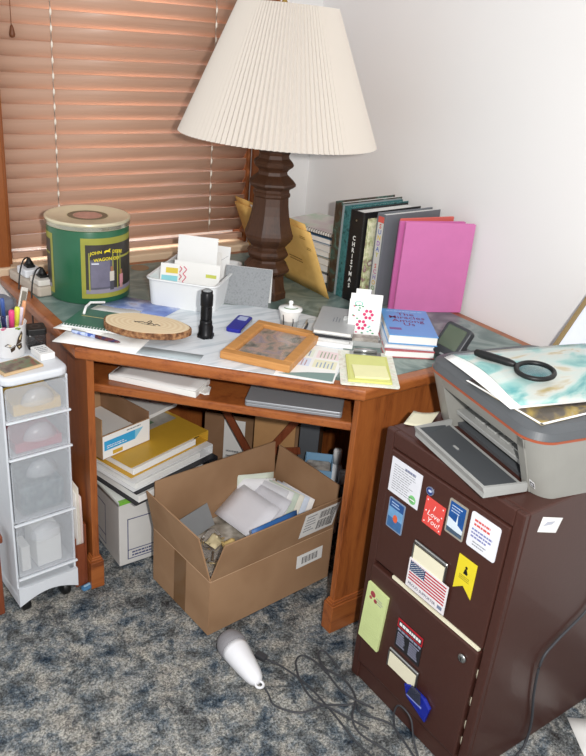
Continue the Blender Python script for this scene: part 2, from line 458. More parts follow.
for lay in range(2):
    o = lay*7*n
    for j in range(6):
        for i in range(n):
            q = (o+j*n+i, o+j*n+(i+1) % n, o+(j+1)*n+(i+1) % n, o+(j+1)*n+i)
            fs.append(q if lay == 0 else q[::-1])
for j in (0, 6):
    for i in range(n):
        a = j*n+i; b = j*n+(i+1) % n; q = (a, b, 7*n+b, 7*n+a); fs.append(q[::-1] if j == 0 else q)
M_SHADE = shade_cloth('cream_pleated_shade_cloth', '#dcd3c8', .15)
shd.add(vs, fs, M_SHADE)
so = shd.build('lamp_shade', lamp); so.rotation_euler = (0, .018, 0)
sp = MB()
for k in range(3):
    a = k*2*PI/3+.4
    sp.tube([(0, 0, .803), (r1*.97*math.cos(a), r1*.97*math.sin(a), .803)], .0016, plain('#b08d4a', .35, 1.), 6)
sp.tube([(.1355*math.cos(2*PI*i/40)*.965, .1355*math.sin(2*PI*i/40)*.965, .803) for i in range(40)], .0016, plain('#b08d4a', .35, 1.), 6, closed=True)
sp.build('shade_fitter', so)
MB().lathe([(.004, .803), (.009, .809), (.009, .816), (.005, .822), (.007, .83), (.001, .838)], 12, plain('#b08d4a', .35, 1.)).build('finial', lamp)

# ------------------------------------------------------------------ popcorn tin
TR = .1145
tin = thing('popcorn_tin', 'round green lidded tin with a yellow-framed shop window picture', 'tin', (-.971, -.271, ZD))
M_TGREEN = plain('#2b6345', .3, var=.12, scale=12., coat=.2); M_TLID = plain('#d8cfb0', .3, .35, coat=.2)
MB().lathe([(TR-.002, .0), (TR, .003), (TR, .205), (TR-.001, .208)], 72, M_TGREEN).build('body', tin)
tl = MB(); tl.lathe([(TR+.001, .2085), (TR+.0032, .2095), (TR+.0032, .221), (TR+.0045, .2225), (TR+.0045, .2275), (TR+.002, .230), (TR-.002, .2300), (TR-.005, .2275), (.002, .2270)], 72, M_TLID)
lid = tl.build('lid', tin)
MB().lathe([(TR+.0034, .2105), (TR+.0034, .2205)], 72, plain('#b9b6a4', .25, .8), caps=False).build('lid_band', lid)
lp = MB()
def ring(mb, r0, r1, z, mat, n=48, sy=1.):
    vs = []; fs = []
    for i in range(n):
        t = 2*PI*i/n
        vs += [(r0*math.cos(t), r0*sy*math.sin(t), z), (r1*math.cos(t), r1*sy*math.sin(t), z)]
    for i in range(n):
        a = 2*i; b = 2*((i+1) % n); fs.append((a, a+1, b+1, b))
    mb.add(vs, fs, mat)
lp.disc(0, 0, .040, plain('#b98878', .5, var=.35, scale=60.), .2273); ring(lp, .0405, .056, .2274, plain('#6e5f48', .5, var=.4, scale=80.)); ring(lp, .056, .059, .2274, plain('#c9bf98', .5))
lp.build('lid_picture', lid)
def cyl(mb, a0, a1, za, zb, mat, off=.0004, n=16):
    vs = []; fs = []; r = TR+off
    for i in range(n+1):
        t = math.radians(a0+(a1-a0)*i/n)
        vs += [(r*math.cos(t), r*math.sin(t), za), (r*math.cos(t), r*math.sin(t), zb)]
    for i in range(n): fs.append((2*i, 2*i+2, 2*i+3, 2*i+1))
    mb.add(vs, fs, mat, smooth=True)
M_OLIVE = plain('#98973f', .4, var=.15, scale=40.); M_PDARK = plain('#3a3632', .4, var=.3, scale=40.)
for base in (-122, -280):
    pic = MB(); w = 112
    cyl(pic, base, base+w, .018, .190, M_OLIVE, .0004, 24); cyl(pic, base+6, base+w-6, .032, .172, M_PDARK, .0008, 24)
    cyl(pic, base+10, base+46, .038, .130, plain('#5b5a66', .4, var=.25, scale=50.), .0010); cyl(pic, base+13, base+40, .050, .125, plain('#6f6c7e', .4, var=.25, scale=40.), .0012)
    cyl(pic, base+6, base+w-6, .032, .044, plain('#8d8794', .4, var=.2), .0011, 24)
    for q in (10, 44, 52, 57): cyl(pic, base+q, base+q+1.8, .040, .150, M_OLIVE, .0014, 3)
    cyl(pic, base+48, base+w-8, .128, .134, M_OLIVE, .0014)
    # two small children standing at the shop window
    for (q, zt, body, legs) in ((43, .108, '#c9c2b4', '#4a4950'), (60, .094, '#c98b92', '#b98a86')):
        cyl(pic, base+q-2, base+q+2, zt-.014, zt, plain('#9a6b50', .5), .0018, 4)
        cyl(pic, base+q-3.6, base+q+3.6, zt-.042, zt-.014, plain(body, .5), .0018, 4); cyl(pic, base+q-3.2, base+q+2.8, .040, zt-.040, plain(legs, .5), .0017, 4)
    M_YEL = plain('#e6d32c', .4)
    def warp(z_, slope=0.):
        def f(X, Y):
            t = math.radians(base+36)+X/TR
            return ((TR+.002)*math.cos(t), (TR+.002)*math.sin(t), z_+Y-2.2*X*X)
        return f
    pic.text('JOHN', .0125, -.031, 0, M_YEL, warp=warp(.152), bold=.015); pic.text('DEERE', .0125, .034, 0, M_YEL, warp=warp(.151), bold=.02)
    pic.text('WAGON CO', .013, 0, 0, M_YEL, warp=warp(.131), bold=.02); cyl(pic, base+14, base+24, .117, .121, plain('#cfd2de', .5), .0018, 4)
    # the leaping deer emblem between the words
    deer = [(-.010, .000), (-.004, .004), (.004, .004), (.007, .008), (.011, .007), (.008, .003), (.010, -.004), (.007, -.002), (.004, -.001), (-.003, -.001), (-.008, -.006), (-.007, -.002)]
    dv = [warp(.152)(x, y) for x, y in deer]; pic.add(dv, [tuple(range(len(dv)))], M_YEL)
    pic.build('picture_panel', tin)

# ------------------------------------------------------------------ white tub of cards
tub = thing('plastic_tub', 'low white translucent plastic tub filled with cards and envelopes', 'tub', (-.700, -.422, ZD), math.radians(-47.5))
M_TUB = frosted('milky_tub_plastic', '#eef0f0', .12)
tb = MB(); tw, td, thh = .204, .272, .083
def shell(mb, w, d, h, r, t, mat, flare=.01, base=.003):
    o0 = rpoly(w-2*flare, d-2*flare, r); o1 = rpoly(w, d, r); i1 = rpoly(w-2*t, d-2*t, r-t if r > t else .001); i0 = rpoly(w-2*flare-2*t, d-2*flare-2*t, r-t if r > t else .001)
    n = len(o0); vs = [(x, y, 0) for x, y in o0]+[(x, y, h) for x, y in o1]+[(x, y, h) for x, y in i1]+[(x, y, base) for x, y in i0]
    fs = [tuple(range(n))[::-1], tuple(3*n+i for i in range(n))]
    for k in range(3):
        for i in range(n):
            j = (i+1) % n; fs.append((k*n+i, k*n+j, (k+1)*n+j, (k+1)*n+i))
    mb.add(vs, fs, mat)
shell(tb, tw, td, thh, .022, .0025, M_TUB, .005); tb.build('body', tub)
rm = MB(); rp = rpoly(tw+.006, td+.006, .025); rm.tube([(x, y, thh-.002) for x, y in rp], .0035, M_TUB, 6, closed=True); rm.build('rim', tub)
TM = tub.matrix_basis.copy()
TM = Matrix.Translation((-.700, -.422, ZD+.010)) @ rotz(math.radians(-47.5))
def standing(name, label, cat, x, y, w, h, mat, lean, yaw=0., zb=.004, th=.0014, group=None, deco=None, base=TM, tilt=0.):
    """a card standing on its lower edge at local (x, y), leaning back by lean"""
    M = base @ Matrix.Translation((x, y, zb)) @ rotz(yaw) @ Matrix.Rotation(-lean, 4, 'X') @ Matrix.Rotation(tilt, 4, 'Y')
    mb = MB(); mb.box((-w/2, 0, 0), (w/2, th, h), mat, .0003, 1)
    o = tag(mb.build(name, M=M), label, cat, group)
    if deco:
        d = MB(); deco(d, Matrix(((1, 0, 0, 0), (0, 0, -1, -.0001), (0, 1, 0, 0), (0, 0, 0, 1)))); d.build('print', o)
    return o
standing('white_card', 'tall blank white card standing highest in the white tub', 'card', -.012, .030, .122, .156, M_WHITE, .14, .06)
def d_env(d, M): d.add([(-.075, .098, .0003), (0, .04, .0003), (.075, .098, .0003), (.075, .099, .0003), (0, .042, .0003), (-.075, .099, .0003)], [(0, 1, 4, 5), (1, 2, 3, 4)], M_INKL, M)
standing('white_envelope', 'white envelope standing at the right back of the white tub', 'envelope', -.004, .075, .160, .125, M_WHITE, .16, -.02, deco=d_env)
standing('note_card', 'white note card behind the tallest card in the white tub', 'card', -.010, .055, .13, .11, M_PAPER, .16, .02)
def d_pink(d, M):
    for q in range(2): d.tube(spline([(-.050+q*.014+.005*math.sin(2.1*k), .022+.0075*k, .0008) for k in range(9)], 5), .0013, plain('#d65f74', .6), 5, M=M)
    d.rect(.028, .058, .060, .068, plain('#c4c95a', .6), M=M)
standing('greeting_card', 'white greeting card with pink script standing at the front of the tub', 'card', .010, -.040, .140, .098, M_PAPER, .22, .02, deco=d_pink)
def d_teal(d, M): d.rect(-.024, .0, .024, .055, plain('#8ccfd8', .6), M=M); d.rect(-.012, .062, .024, .078, plain('#d9c24a', .6), M=M)
standing('index_card', 'small teal and yellow card leaning at the left end of the tub', 'card', -.066, -.056, .056, .090, M_PAPER, .25, .12, deco=d_teal)
standing('folded_paper', 'white paper slip lying back at the middle of the tub', 'paper', .014, -.022, .12, .090, M_WHITE, .20, .0)

# ------------------------------------------------------------------ flashlight
fl_ = thing('flashlight', 'small black metal flashlight standing on its head on the desk', 'flashlight', (-.834, -.722, ZD), .3)
M_FL = plain('#1b1b1d', .35, .5)
hd = MB(); hd.lathe([(.0175, .0), (.0205, .002), (.0205, .012), (.0190, .014), (.0195, .030), (.0165, .036), (.0165, .044), (.0150, .050)], 24, M_FL)
for k in range(6):
    a = k*PI/3; hd.box((-.004, .0185, .001), (.004, .0225, .011), M_FL, .001, M=rotz(a))
hd.build('head', fl_)
bd = MB(); bd.lathe([(.0145, .0505), (.0145, .085), (.0152, .088)], 24, M_FL)
for k in range(10): bd.lathe([(.0146, .053+k*.003), (.0153, .054+k*.003), (.0146, .055+k*.003)], 24, M_FL, caps=False)
bd.build('barrel', fl_)
MB().lathe([(.0160, .0885), (.0165, .091), (.0165, .118), (.0150, .121), (.0148, .128)], 24, M_FL).build('tail_cap', fl_)
MB().lathe([(.012, .1282), (.012, .130), (.007, .1335), (.001, .1338)], 16, plain('#8b8d8e', .4)).build('button', fl_)

# ------------------------------------------------------------------ grey tent card
a = Vector((-.657, -.505, ZD)); b = Vector((-.560, -.603, ZD)); ux = (b-a).normalized(); back = Vector((.67, .74, 0)).normalized()
tc_ = thing('tent_card', 'folded grey felt-look card standing open in front of the lamp', 'card', M=frame_m((a+b)/2, ux, back, (0, 0, 1)))
M_FELT = mottled('grey_felt_card', [(.3, '#7f8285'), (.5, '#95989a'), (.7, '#888b8e')], 120., 4., .9)
w = (b-a).length/2
tcm = MB(); tcm.sheet((-w, 0, .0005), (2*w, 0, 0), (0, .044, .105), M_FELT, .001); tcm.build('front_leaf', tc_)
tcm = MB(); tcm.sheet((w, .052, .0005), (-2*w, 0, 0), (0, -.0055, .105), M_WHITE, .001); tcm.build('back_leaf', tc_)

# ------------------------------------------------------------------ blue gadget
g = thing('mobile_phone', 'small blue and silver mobile phone lying beside the flashlight', 'phone', (-.711, -.691, ZD+.0025), math.radians(40))
MB().prism(rpoly(.112, .042, .008), .0, .011, plain('#2b2f9c', .3, .2), .002).build('case', g)
MB().prism(rpoly(.030, .026, .004, cx=.030), .0112, .0118, plain('#aeb8d8', .25), 0).build('display', g)
MB().box((-.05, -.0222, .003), (.05, -.0212, .008), M_METAL).build('side_strip', g)

# ------------------------------------------------------------------ streaky white sheet over the desk
def streaks(name, a, b, rot=.6):
    m, nt, bs = nodes_of(name)
    tc = N(nt, 'ShaderNodeTexCoord'); mp = N(nt, 'ShaderNodeMapping'); mp.inputs['Rotation'].default_value = (0, 0, rot); mp.inputs['Scale'].default_value = (2, 16, 1)
    nt.links.new(tc.outputs['Object'], mp.inputs[0]); no = N(nt, 'ShaderNodeTexNoise', Scale=2.2, Detail=4., Distortion=.8); nt.links.new(mp.outputs[0], no.inputs['Vector'])
    r = ramp(nt, [(.36, b), (.5, a), (.62, a), (.75, b)]); nt.links.new(no.outputs['Fac'], r.inputs[0]); nt.links.new(r.outputs[0], bs.inputs['Base Color'])
    bs.inputs['Roughness'].default_value = .25
    return m
M_MAT = streaks('streaked_white_plastic', '#dde2e6', '#c3ccd2', -.5)
dm = MB(); dm.prism([(-1.03, -.66), (-.85, -.46), (-.70, -.50), (-.60, -.56), (-.50, -.66), (-.43, -.78), (-.60, -1.02), (-.705, -1.098), (-.90, -.905), (-1.075, -.725)][::-1], ZD+.0002, ZD+.0022, M_MAT, .0005, 1)
tag(dm.build('desk_mat'), 'white streaky plastic mat spread over the front of the desk', 'mat')

# ------------------------------------------------------------------ papers, notebook, wood slice (front left of the desk)
Z1 = ZD+.0026
pp = MB(); pp.sheet((-1.200, -.600, Z1), (.150, -.155, 0), (.190, .175, 0), M_PAPER, .0012, 6, 6, lambda a, b: .0015*math.sin(6*a+4*b)**2)
tag(pp.build('paper_sheet'), 'white sheets sticking out over the left front edge of the desk', 'paper')
pp = MB(); pp.sheet((-1.172, -.528, Z1+.004), (.09, -.09, 0), (.170, .118, 0), M_PAPER, .001, 5, 5, lambda a, b: .002*math.sin(5*a+1)**2)
tag(pp.build('paper_sheet'), 'white sheet fanned out behind the green spiral notebook', 'paper')
nb = thing('spiral_notebook', 'green spiral notebook lying under the round wood slice', 'notebook', (-1.150, -.530, Z1+.0085), math.radians(-46))
MB().box((0, 0, 0), (.185, .130, .005), M_WHITE, .0005, 1).build('pages', nb)
nc = MB(); nc.box((0, 0, .0052), (.185, .130, .0064), plain('#3d6a58', .4, var=.25, scale=20.), .0004, 1); nc.rect(.12, .01, .175, .09, plain('#76b6ba', .5), .0064); nc.rect(.02, .075, .12, .078, plain('#c3b276', .5), .0064); nc.build('cover', nb)
co = MB()
for k in range(22): co.tube([(.006+k*.0082, .002+.006*math.cos(t), .004+.005*math.sin(t)) for t in [2*PI*i/10 for i in range(10)]], .0008, M_WPLAST, 5, closed=True)
co.build('spiral_wire', nb)
pw = MB(); pw.tube([(-1.075, -.492, Z1+.0195), (-1.055, -.455, Z1+.0225), (-1.030, -.425, Z1+.022), (-.99, -.43, Z1+.019)], .0035, M_WHITE, 8)
tag(pw.build('drinking_straw'), 'bent white plastic straw lying on the green notebook', 'straw')
pb = MB(); pb.sheet((-1.005, -.409, Z1), (.125, -.150, 0), (.100, .060, 0), mottled('printed_sky_blue', [(.3, '#5a6fae'), (.5, '#7f93c8'), (.62, '#b9c3e0'), (.75, '#8d7f8c')], 18., 5., .4), .0008, 3, 3)
tag(pb.build('printed_leaflet'), 'blue printed leaflet sticking out behind the round wood slice', 'leaflet')
pn = thing('ballpoint_pen', 'blue and brown patterned pen lying in front of the green notebook', 'pen', (-1.138, -.572, Z1+.0085), math.radians(-56))
RX = Matrix.Rotation(PI/2, 4, 'Y')
MB().lathe([(.004, .0), (.0048, .004), (.0048, .07)], 12, mottled('blue_barrel', [(.4, '#2f4fa0'), (.6, '#b9c7e8')], 90., 2.), RX).build('barrel', pn)
MB().lathe([(.0049, .071), (.0049, .118), (.003, .135), (.001, .142)], 12, mottled('brown_patterned_barrel', [(.4, '#6b2f22'), (.6, '#2b2b55')], 90., 2.), RX).build('grip', pn)
MB().box((.0, -.0015, .0048), (.04, .0015, .0062), M_METAL).build('clip', pn)
ws = thing('wood_slice_plaque', 'oval bark-edged wood slice with dark burnt script', 'plaque', (-.972, -.655, Z1+.0170), math.radians(-47))
outl = []
for i in range(60):
    t = 2*PI*i/60; k = 1+.02*math.sin(3*t+1)+.013*math.sin(7*t)
    outl.append((.117*k*math.cos(t), .067*k*math.sin(t)))
M_BARK = mottled('rough_bark', [(.35, '#5b3a24'), (.5, '#8a6040'), (.65, '#a98058')], 90., 5., .9, bump=.8)
def rings_mat():
    m, nt, b = nodes_of('pale_cut_wood_rings')
    tc = N(nt, 'ShaderNodeTexCoord'); mp = N(nt, 'ShaderNodeMapping'); mp.inputs['Scale'].default_value = (1, 1.75, .01)
    nt.links.new(tc.outputs['Object'], mp.inputs[0]); wv = N(nt, 'ShaderNodeTexWave', Scale=22., Distortion=1.2, wave_type='RINGS', rings_direction='SPHERICAL'); nt.links.new(mp.outputs[0], wv.inputs['Vector'])
    r = ramp(nt, [(.0, '#dcc39c'), (1., '#e6d3b2')]); nt.links.new(wv.outputs['Fac'], r.inputs[0]); nt.links.new(r.outputs[0], b.inputs['Base Color']); b.inputs['Roughness'].default_value = .6
    return m
MB().prism(outl, 0, .0165, M_BARK, .002, 2).build('bark', ws)
MB().prism([(x*.955, y*.94) for x, y in outl], .0166, .0176, rings_mat()).build('cut_face', ws)
sc = MB(); sc.tube(spline([(-.030, -.004, .0178), (-.012, .004, .0178), (0, .0, .0178), (.004, .018, .0178), (.010, .012, .0178), (.006, -.006, .0178), (.016, .002, .0178), (.022, -.004, .0178), (.030, .0, .0178), (.040, -.006, .0178)], 6), .0011, M_BLACK, 5)
sc.tube(spline([(-.034, .001, .0178), (-.005, -.008, .0178), (.030, -.010, .0178)], 6), .0008, M_BLACK, 5); sc.build('lettering', ws)
pp = MB(); pp.sheet((-1.045, -.745, Z1), (.115, -.115, 0), (.03, .03, 0), plain('#a9b3b6', .35), .0008, 2, 2)
tag(pp.build('plastic_sleeve'), 'grey clear plastic sleeve lying along the front desk edge', 'sleeve')

# ------------------------------------------------------------------ picture frame
pf = thing('picture_frame', 'light oak picture frame lying flat near the front desk edge', 'picture frame', M=frame_m((-.716, -.864, ZD+.0028), (.575, -.818, 0), (.818, .575, 0), (0, 0, 1)))
W2, D2 = .092, .128
for k, (x0, y0, x1, y1) in enumerate(((-W2, -D2, W2, -D2+.028), (-W2, D2-.028, W2, D2), (-W2, -D2+.028, -W2+.028, D2-.028), (W2-.028, -D2+.028, W2, D2-.028))):
    MB().box((x0, y0, 0), (x1, y1, .020), M_FRAME, .003).build('frame_rail', pf)
MB().box((-W2+.027, -D2+.027, .002), (W2-.027, D2-.027, .009), mottled('faded_printed_photo', [(.3, '#5a5c58'), (.42, '#8d8a82'), (.52, '#b89a8a'), (.62, '#9a8f96'), (.72, '#7a6f52')], 22., 5., .35, 1.), .0005, 1).build('picture', pf)
MB().box((-W2+.028, -D2+.028, .0105), (W2-.028, D2-.028, .012), M_GLASS).build('glass', pf)

# ------------------------------------------------------------------ calendar leaf, planner stack, cup
pp = thing('calendar_page', 'white printed calendar page lying under the corner of the oak frame', 'calendar', M=frame_m((-.706, -1.106, ZD+.0028), (-.61, .79, 0), (-.79, -.61, 0), (0, 0, 1)))
pp.matrix_basis = frame_m((-.703, -1.104, ZD+.0028), (.72, .69, 0), (-.69, .72, 0), (0, 0, 1))
MB().box((0, 0, 0), (.215, .145, .0012), M_PAPER, .0003, 1).build('sheet', pp)
cp = MB(); cp.flat([(.006, .004), (.058, .004), (.040, .070), (.010, .138)], plain('#7f9691', .4, var=.15, scale=15.), .0012)
for i in range(2):
    for j in range(2):
        x, y = .075+i*.062, .008+j*.066
        cp.rect(x, y, x+.05, y+.058, plain(['#e6e2c4', '#d5dcea', '#ead6d6', '#dfe6d8'][2*i+j], .7), .0012); scribble(cp, x+.004, x+.046, y+.006, y+.052, 5, plain(['#8fa1b8', '#b08f8f', '#9aa88c', '#8a93b5'][2*i+j], .7), seed=i*3+j, z=.0014)
cp.build('print', pp)
ST = frame_m((-.490, -.838, ZD+.0004), (.72, .69, 0), (-.69, .72, 0), (0, 0, 1))
zz = 0.0
for k, (w_, d_, h_, mat, ang, lab, cat, nm) in enumerate(((.215, .110, .010, M_WHITE, .05, 'white paper pad at the bottom of the small planner stack', 'pad', 'paper_pad'), (.205, .108, .008, plain('#d4d4d2', .5), -.03, 'pale thin booklet under the black one in the planner stack', 'booklet', 'booklet'), (.190, .100, .007, plain('#2a2b2e', .4), .06, 'thin black notebook under the silver planner', 'notebook', 'pocket_notebook'))):
    zz += .0004
    mb = MB(); mb.box((-w_/2, -d_/2, zz), (w_/2, d_/2, zz+h_), mat, .001, 1)
    o = mb.build(nm, M=ST @ rotz(ang)); tag(o, lab, cat); zz += h_
pl = thing('planner', 'silver-covered planner on top of the small stack behind the oak frame', 'planner', M=ST @ Matrix.Translation((.004, .0, zz+.0006)) @ rotz(.02))
MB().box((-.094, -.050, .0015), (.092, .050, .0095), M_PAPER, .0004, 1).build('pages', pl)
M_SILV = plain('#b5b6b6', .4, .2)
cv = MB(); cv.prism(rpoly(.194, .106, .008), .0098, .0112, M_SILV); cv.prism(rpoly(.194, .106, .008), .0, .0013, M_SILV); cv.box((-.097, -.053, .0013), (.097, -.0515, .0098), M_SILV); cv.build('cover', pl)
em = MB(); scribble(em, -.02, .02, -.012, .012, 3, M_INKL, seed=5, z=.0113); em.build('print', pl)
for k, (px, py, an, hx, lab) in enumerate(((-.565, -.792, .80, '#d8d8d6', 'white pen lying along the left side of the planner stack'), (-.578, -.806, .74, '#4a4d55', 'dark grey pen lying next to the white pen by the planner'))):
    q = thing('ballpoint_pen', lab, 'pen', (px, py, ZD+.0074), an)
    MB().lathe([(.002, -.065), (.0045, -.05), (.0045, .05), (.0035, .062)], 12, plain(hx, .35), RX).build('barrel', q)
    MB().box((.03, -.001, .0044), (.062, .001, .0058), M_METAL).build('clip', q)
cup = thing('lidded_cup', 'small white lidded cup with a dark painted stripe', 'cup', (-.590, -.757, ZD+.0026))
M_CER = plain('#eef0ee', .2, coat=.4)
MB().lathe([(.020, .0), (.022, .002), (.028, .040), (.031, .050), (.031, .052), (.028, .052), (.024, .006), (.001, .005)], 32, M_CER, caps=False).build('body', cup)
l_ = MB(); l_.lathe([(.0325, .0524), (.0335, .054), (.032, .058), (.018, .062), (.006, .064), (.0045, .068), (.007, .073), (.005, .078), (.001, .079)], 32, M_CER); l_.build('lid', cup)
dcr = MB()
for t0, zz_ in ((-1.9, .018), (-2.9, .026)):
    dcr.tube([(.0255*math.cos(t0), .0255*math.sin(t0), zz_-.012), (.0285*math.cos(t0+.05), .0285*math.sin(t0+.05), zz_+.006), (.030*math.cos(t0), .030*math.sin(t0), zz_+.018)], .0014, M_INK, 6)
dcr.tube([(.022*math.cos(t), .022*math.sin(t), .0615) for t in [PI+.3*i for i in range(8)]], .0012, plain('#5f7f50', .5), 6); dcr.build('painted_leaf', cup)

# ------------------------------------------------------------------ clipboard with pads, card holder
cb = thing('clipboard', 'floral white clipboard on the front right corner of the desk', 'clipboard', M=frame_m((-.688, -1.112, ZD+.0004), (.806, -.592, 0), (.592, .806, 0), (0, 0, 1)))
M_FLORAL = mottled('pale_floral_board', [(.38, '#d9dccb'), (.5, '#e9e8dd'), (.6, '#dcd3c6'), (.7, '#c5d3b8')], 55., 3., .5)
MB().prism(rpoly(.142, .210, .006, cx=.071, cy=.105), 0, .004, M_FLORAL, .0005, 1).build('board', cb)
ck = MB(); ck.box((.030, .178, .0042), (.112, .206, .0056), M_METAL, .0008, 1)
ck.lathe([(.006, -.030), (.006, .030)], 14, M_METAL, Matrix.Translation((.071, .200, .0100)) @ RX); ck.box((.052, .196, .0056), (.090, .225, .0072), M_METAL, .0006, 1); ck.build('metal_clip', cb)
CBM = cb.matrix_basis.copy()
mb = MB(); mb.box((.018, .012, .0044), (.124, .170, .0104), plain('#cfd07a', .75), .0006, 1); mb.rect(.024, .018, .118, .164, plain('#d6d88a', .75), .0104)
tag(mb.build('note_pad', M=CBM), 'yellow-green note pad held on the floral clipboard', 'note pad')
mb = MB(); mb.box((-.042, -.036, 0), (.042, .036, .005), plain('#e8e5b0', .75), .0006, 1)
tag(mb.build('sticky_notes', M=CBM @ Matrix.Translation((.074, .058, .0110)) @ rotz(.06)), 'pale cream sticky note block lying on the yellow-green pad', 'sticky notes')
og = thing('card_holder', 'clear plastic desk holder standing behind the clipboard', 'holder', M=frame_m((-.455, -.908, ZD+.0004), (.79, -.61, 0), (.61, .79, 0), (0, 0, 1)))
M_CLEAR = frosted('clear_grey_acrylic', '#c9ccca', .45, .15)
hm = MB(); hm.box((-.052, -.050, 0), (.052, .034, .003), M_CLEAR); hm.box((-.052, -.050, .003), (.052, -.047, .014), M_CLEAR); hm.box((-.052, .031, .003), (.052, .034, .052), M_CLEAR)
hm.box((-.052, -.047, .003), (-.049, .031, .024), M_CLEAR); hm.box((.049, -.047, .003), (.052, .031, .024), M_CLEAR); hm.box((-.049, -.004, .003), (.049, -.001, .012), M_CLEAR); hm.build('body', og)
OGM = og.matrix_basis.copy()
def d_flower(d, M):
    pk, gr, tl2 = plain('#d23a6e', .6), plain('#3f9a62', .6), plain('#7ccbb8', .6)
    for (x, y) in ((.010, .066), (-.006, .036)):
        for k in range(6): d.disc(x+.0105*math.cos(k*PI/3), y+.0105*math.sin(k*PI/3), .0046, pk, M=M, n=10)
        d.disc(x, y, .0045, M_WHITE, M=M, n=10)
    rnd = random.Random(4)
    for k in range(26):
        x, y = rnd.uniform(-.034, .034), rnd.uniform(.006, .094)
        if min(math.hypot(x-.010, y-.066), math.hypot(x+.006, y-.036)) > .018: d.disc(x, y, .0034, rnd.choice((gr, tl2, gr, pk)), M=M, n=8, ry=.0020)
    ring2 = [(-.018+.010*math.cos(t), .094+.006*math.sin(t)) for t in [2*PI*i/16 for i in range(16)]]
    for i in range(16): d.disc(ring2[i][0], ring2[i][1], .0016, tl2, M=M, n=6)
standing('flower_card', 'white card printed with red flowers and green leaves, in the clear holder', 'card', .002, .006, .086, .106, M_WHITE, .12, 0, zb=.0034, deco=d_flower, base=OGM)
standing('tab_card', 'plain white tabbed card standing behind the red flower card', 'card', .004, .0115, .086, .120, M_WHITE, .12, 0, zb=.0034, base=OGM)
standing('narrow_card', 'narrow white card rising highest behind the red flower card', 'card', -.006, .017, .040, .131, M_WHITE, .12, 0, zb=.0034, base=OGM)
mb = MB(); mb.box((-.043, -.042, .0034), (.043, -.010, .020), mottled('faded_slips', [(.4, '#b9b3aa'), (.6, '#8a837a')], 40., 3.), .001, 1)
tag(mb.build('paper_slips', M=OGM), 'brownish paper slips lying in the front pocket of the clear holder', 'paper slips')

# ------------------------------------------------------------------ stack of books with the blue one
BK = frame_m((-.352, -.974, ZD+.0004), (.83, -.557, 0), (.557, .83, 0), (0, 0, 1))
def book(name, label, w, d, h, cover, z, yaw=0., dx=0., dy=0., pages=M_PAPER, base=BK, cat='book', cov=.0022):
    b_ = thing(name, label, cat, M=base @ Matrix.Translation((dx, dy, z)) @ rotz(yaw))
    MB().box((-w/2+.002, -d/2+.002, cov+.0001), (w/2-.002, d/2-.003, h-cov-.0001), pages, .0005, 1).build('pages', b_)
    c = MB(); c.box((-w/2, -d/2, 0), (w/2, d/2, cov), cover, .0006, 1); c.box((-w/2, -d/2, h-cov), (w/2, d/2, h), cover, .0006, 1); c.box((-w/2, d/2-.0022, cov), (w/2, d/2, h-cov), cover); c.build('cover', b_)
    return b_
book('paperback_book', 'red-edged white paperback at the bottom under the blue book', .132, .200, .020, plain('#b4575a', .4), 0., .03, -.010, -.012)
book('paperback_book', 'thin white paperback between the red-edged and the blue book', .130, .198, .012, plain('#c9cfd8', .4), .0204, -.03, -.006, -.004)
bb = book('blue_paperback', 'bright blue paperback with red title on top of its stack', .130, .202, .026, plain('#5c9ed6', .3, coat=.2), .0328, -.01)
bt = MB(); RD = plain('#7c2c58', .5)
for k, s in enumerate(('The', 'Miracles', 'Among', 'Us')): bt.text(s, .030, 0, .060-k*.026, RD, .026, bold=.004)
scribble(bt, -.05, .05, .080, .088, 1, plain('#9cc3e6', .5), None, 4, .6, .026, False); bt.rect(-.058, -.062, -.026, -.046, plain('#7a5a8c', .5), .026); bt.build('lettering', bb)

# ------------------------------------------------------------------ weather station
wsn = thing('digital_clock', 'grey digital clock with LCD tilted up beside the printer', 'clock', M=frame_m((-.312, -1.100, ZD+.0010), (-.06, -1, 0), (1, -.06, 0), (0, 0, 1)))
M_CLK = plain('#46484b', .35, .2)
wb = MB(); wb.prism(rpoly(.092, .098, .012), 0, .020, M_CLK, .004, 3, M=Matrix.Translation((0, .012, .034)) @ Matrix.Rotation(math.radians(56), 4, 'X')); wb.build('case', wsn)
ft = MB(); ft.prism([(-.035, .014), (.035, .014), (.030, .075), (-.030, .075)], 0, .008, M_CLK, .002, 2); ft.box((-.03, .018, .008), (.03, .034, .030), M_CLK, .003); ft.build('foot', wsn)
LM = Matrix.Translation((0, .012, .034)) @ Matrix.Rotation(math.radians(56), 4, 'X')
sc_ = MB(); sc_.prism(rpoly(.068, .060, .004, cy=.010), .0202, .0208, plain('#5c6657', .2), 0, M=LM); so_ = sc_.build('lcd_screen', wsn)
bt = MB(); bt.prism(rpoly(.016, .005, .002, cy=-.040), .0202, .0212, plain('#9a9c9c', .3), 0, M=LM); bt.build('button', wsn)

# ------------------------------------------------------------------ binders against the right wall
def upright(name, label, cat, x, y, ang, L, T, H, cover, closed=True, pages=M_PAPER, zb=0., cov=.0025, group=None):
    """a book standing on the desk; (x, y) is the window-side end of its spine, ang the direction of its covers"""
    d = math.radians(ang)
    r_ = thing(name, label, cat, M=Matrix.Translation((x, y, ZD+.0003+zb)) @ rotz(d), group=group)
    c = MB(); c.box((0, -cov, 0), (L, 0, H), cover, .0008, 1); c.box((0, -T, 0), (L, -T+cov, H), cover, .0008, 1); c.box((0, -T+cov, 0), (cov, -cov, H), cover, .0004, 1); c.build('cover', r_)
    if T > .008: MB().box((cov+.0005, -T+cov+.0008, .004), (L-.006, -cov-.0008, H-.006), pages, .0005, 1).build('pages', r_)
    return r_
M_MARB = mottled('brown_green_marbled_cover', [(.3, '#2c2620'), (.48, '#4a3c30'), (.6, '#3f5a52'), (.72, '#7a8a80')], 30., 6., .4, 1.)
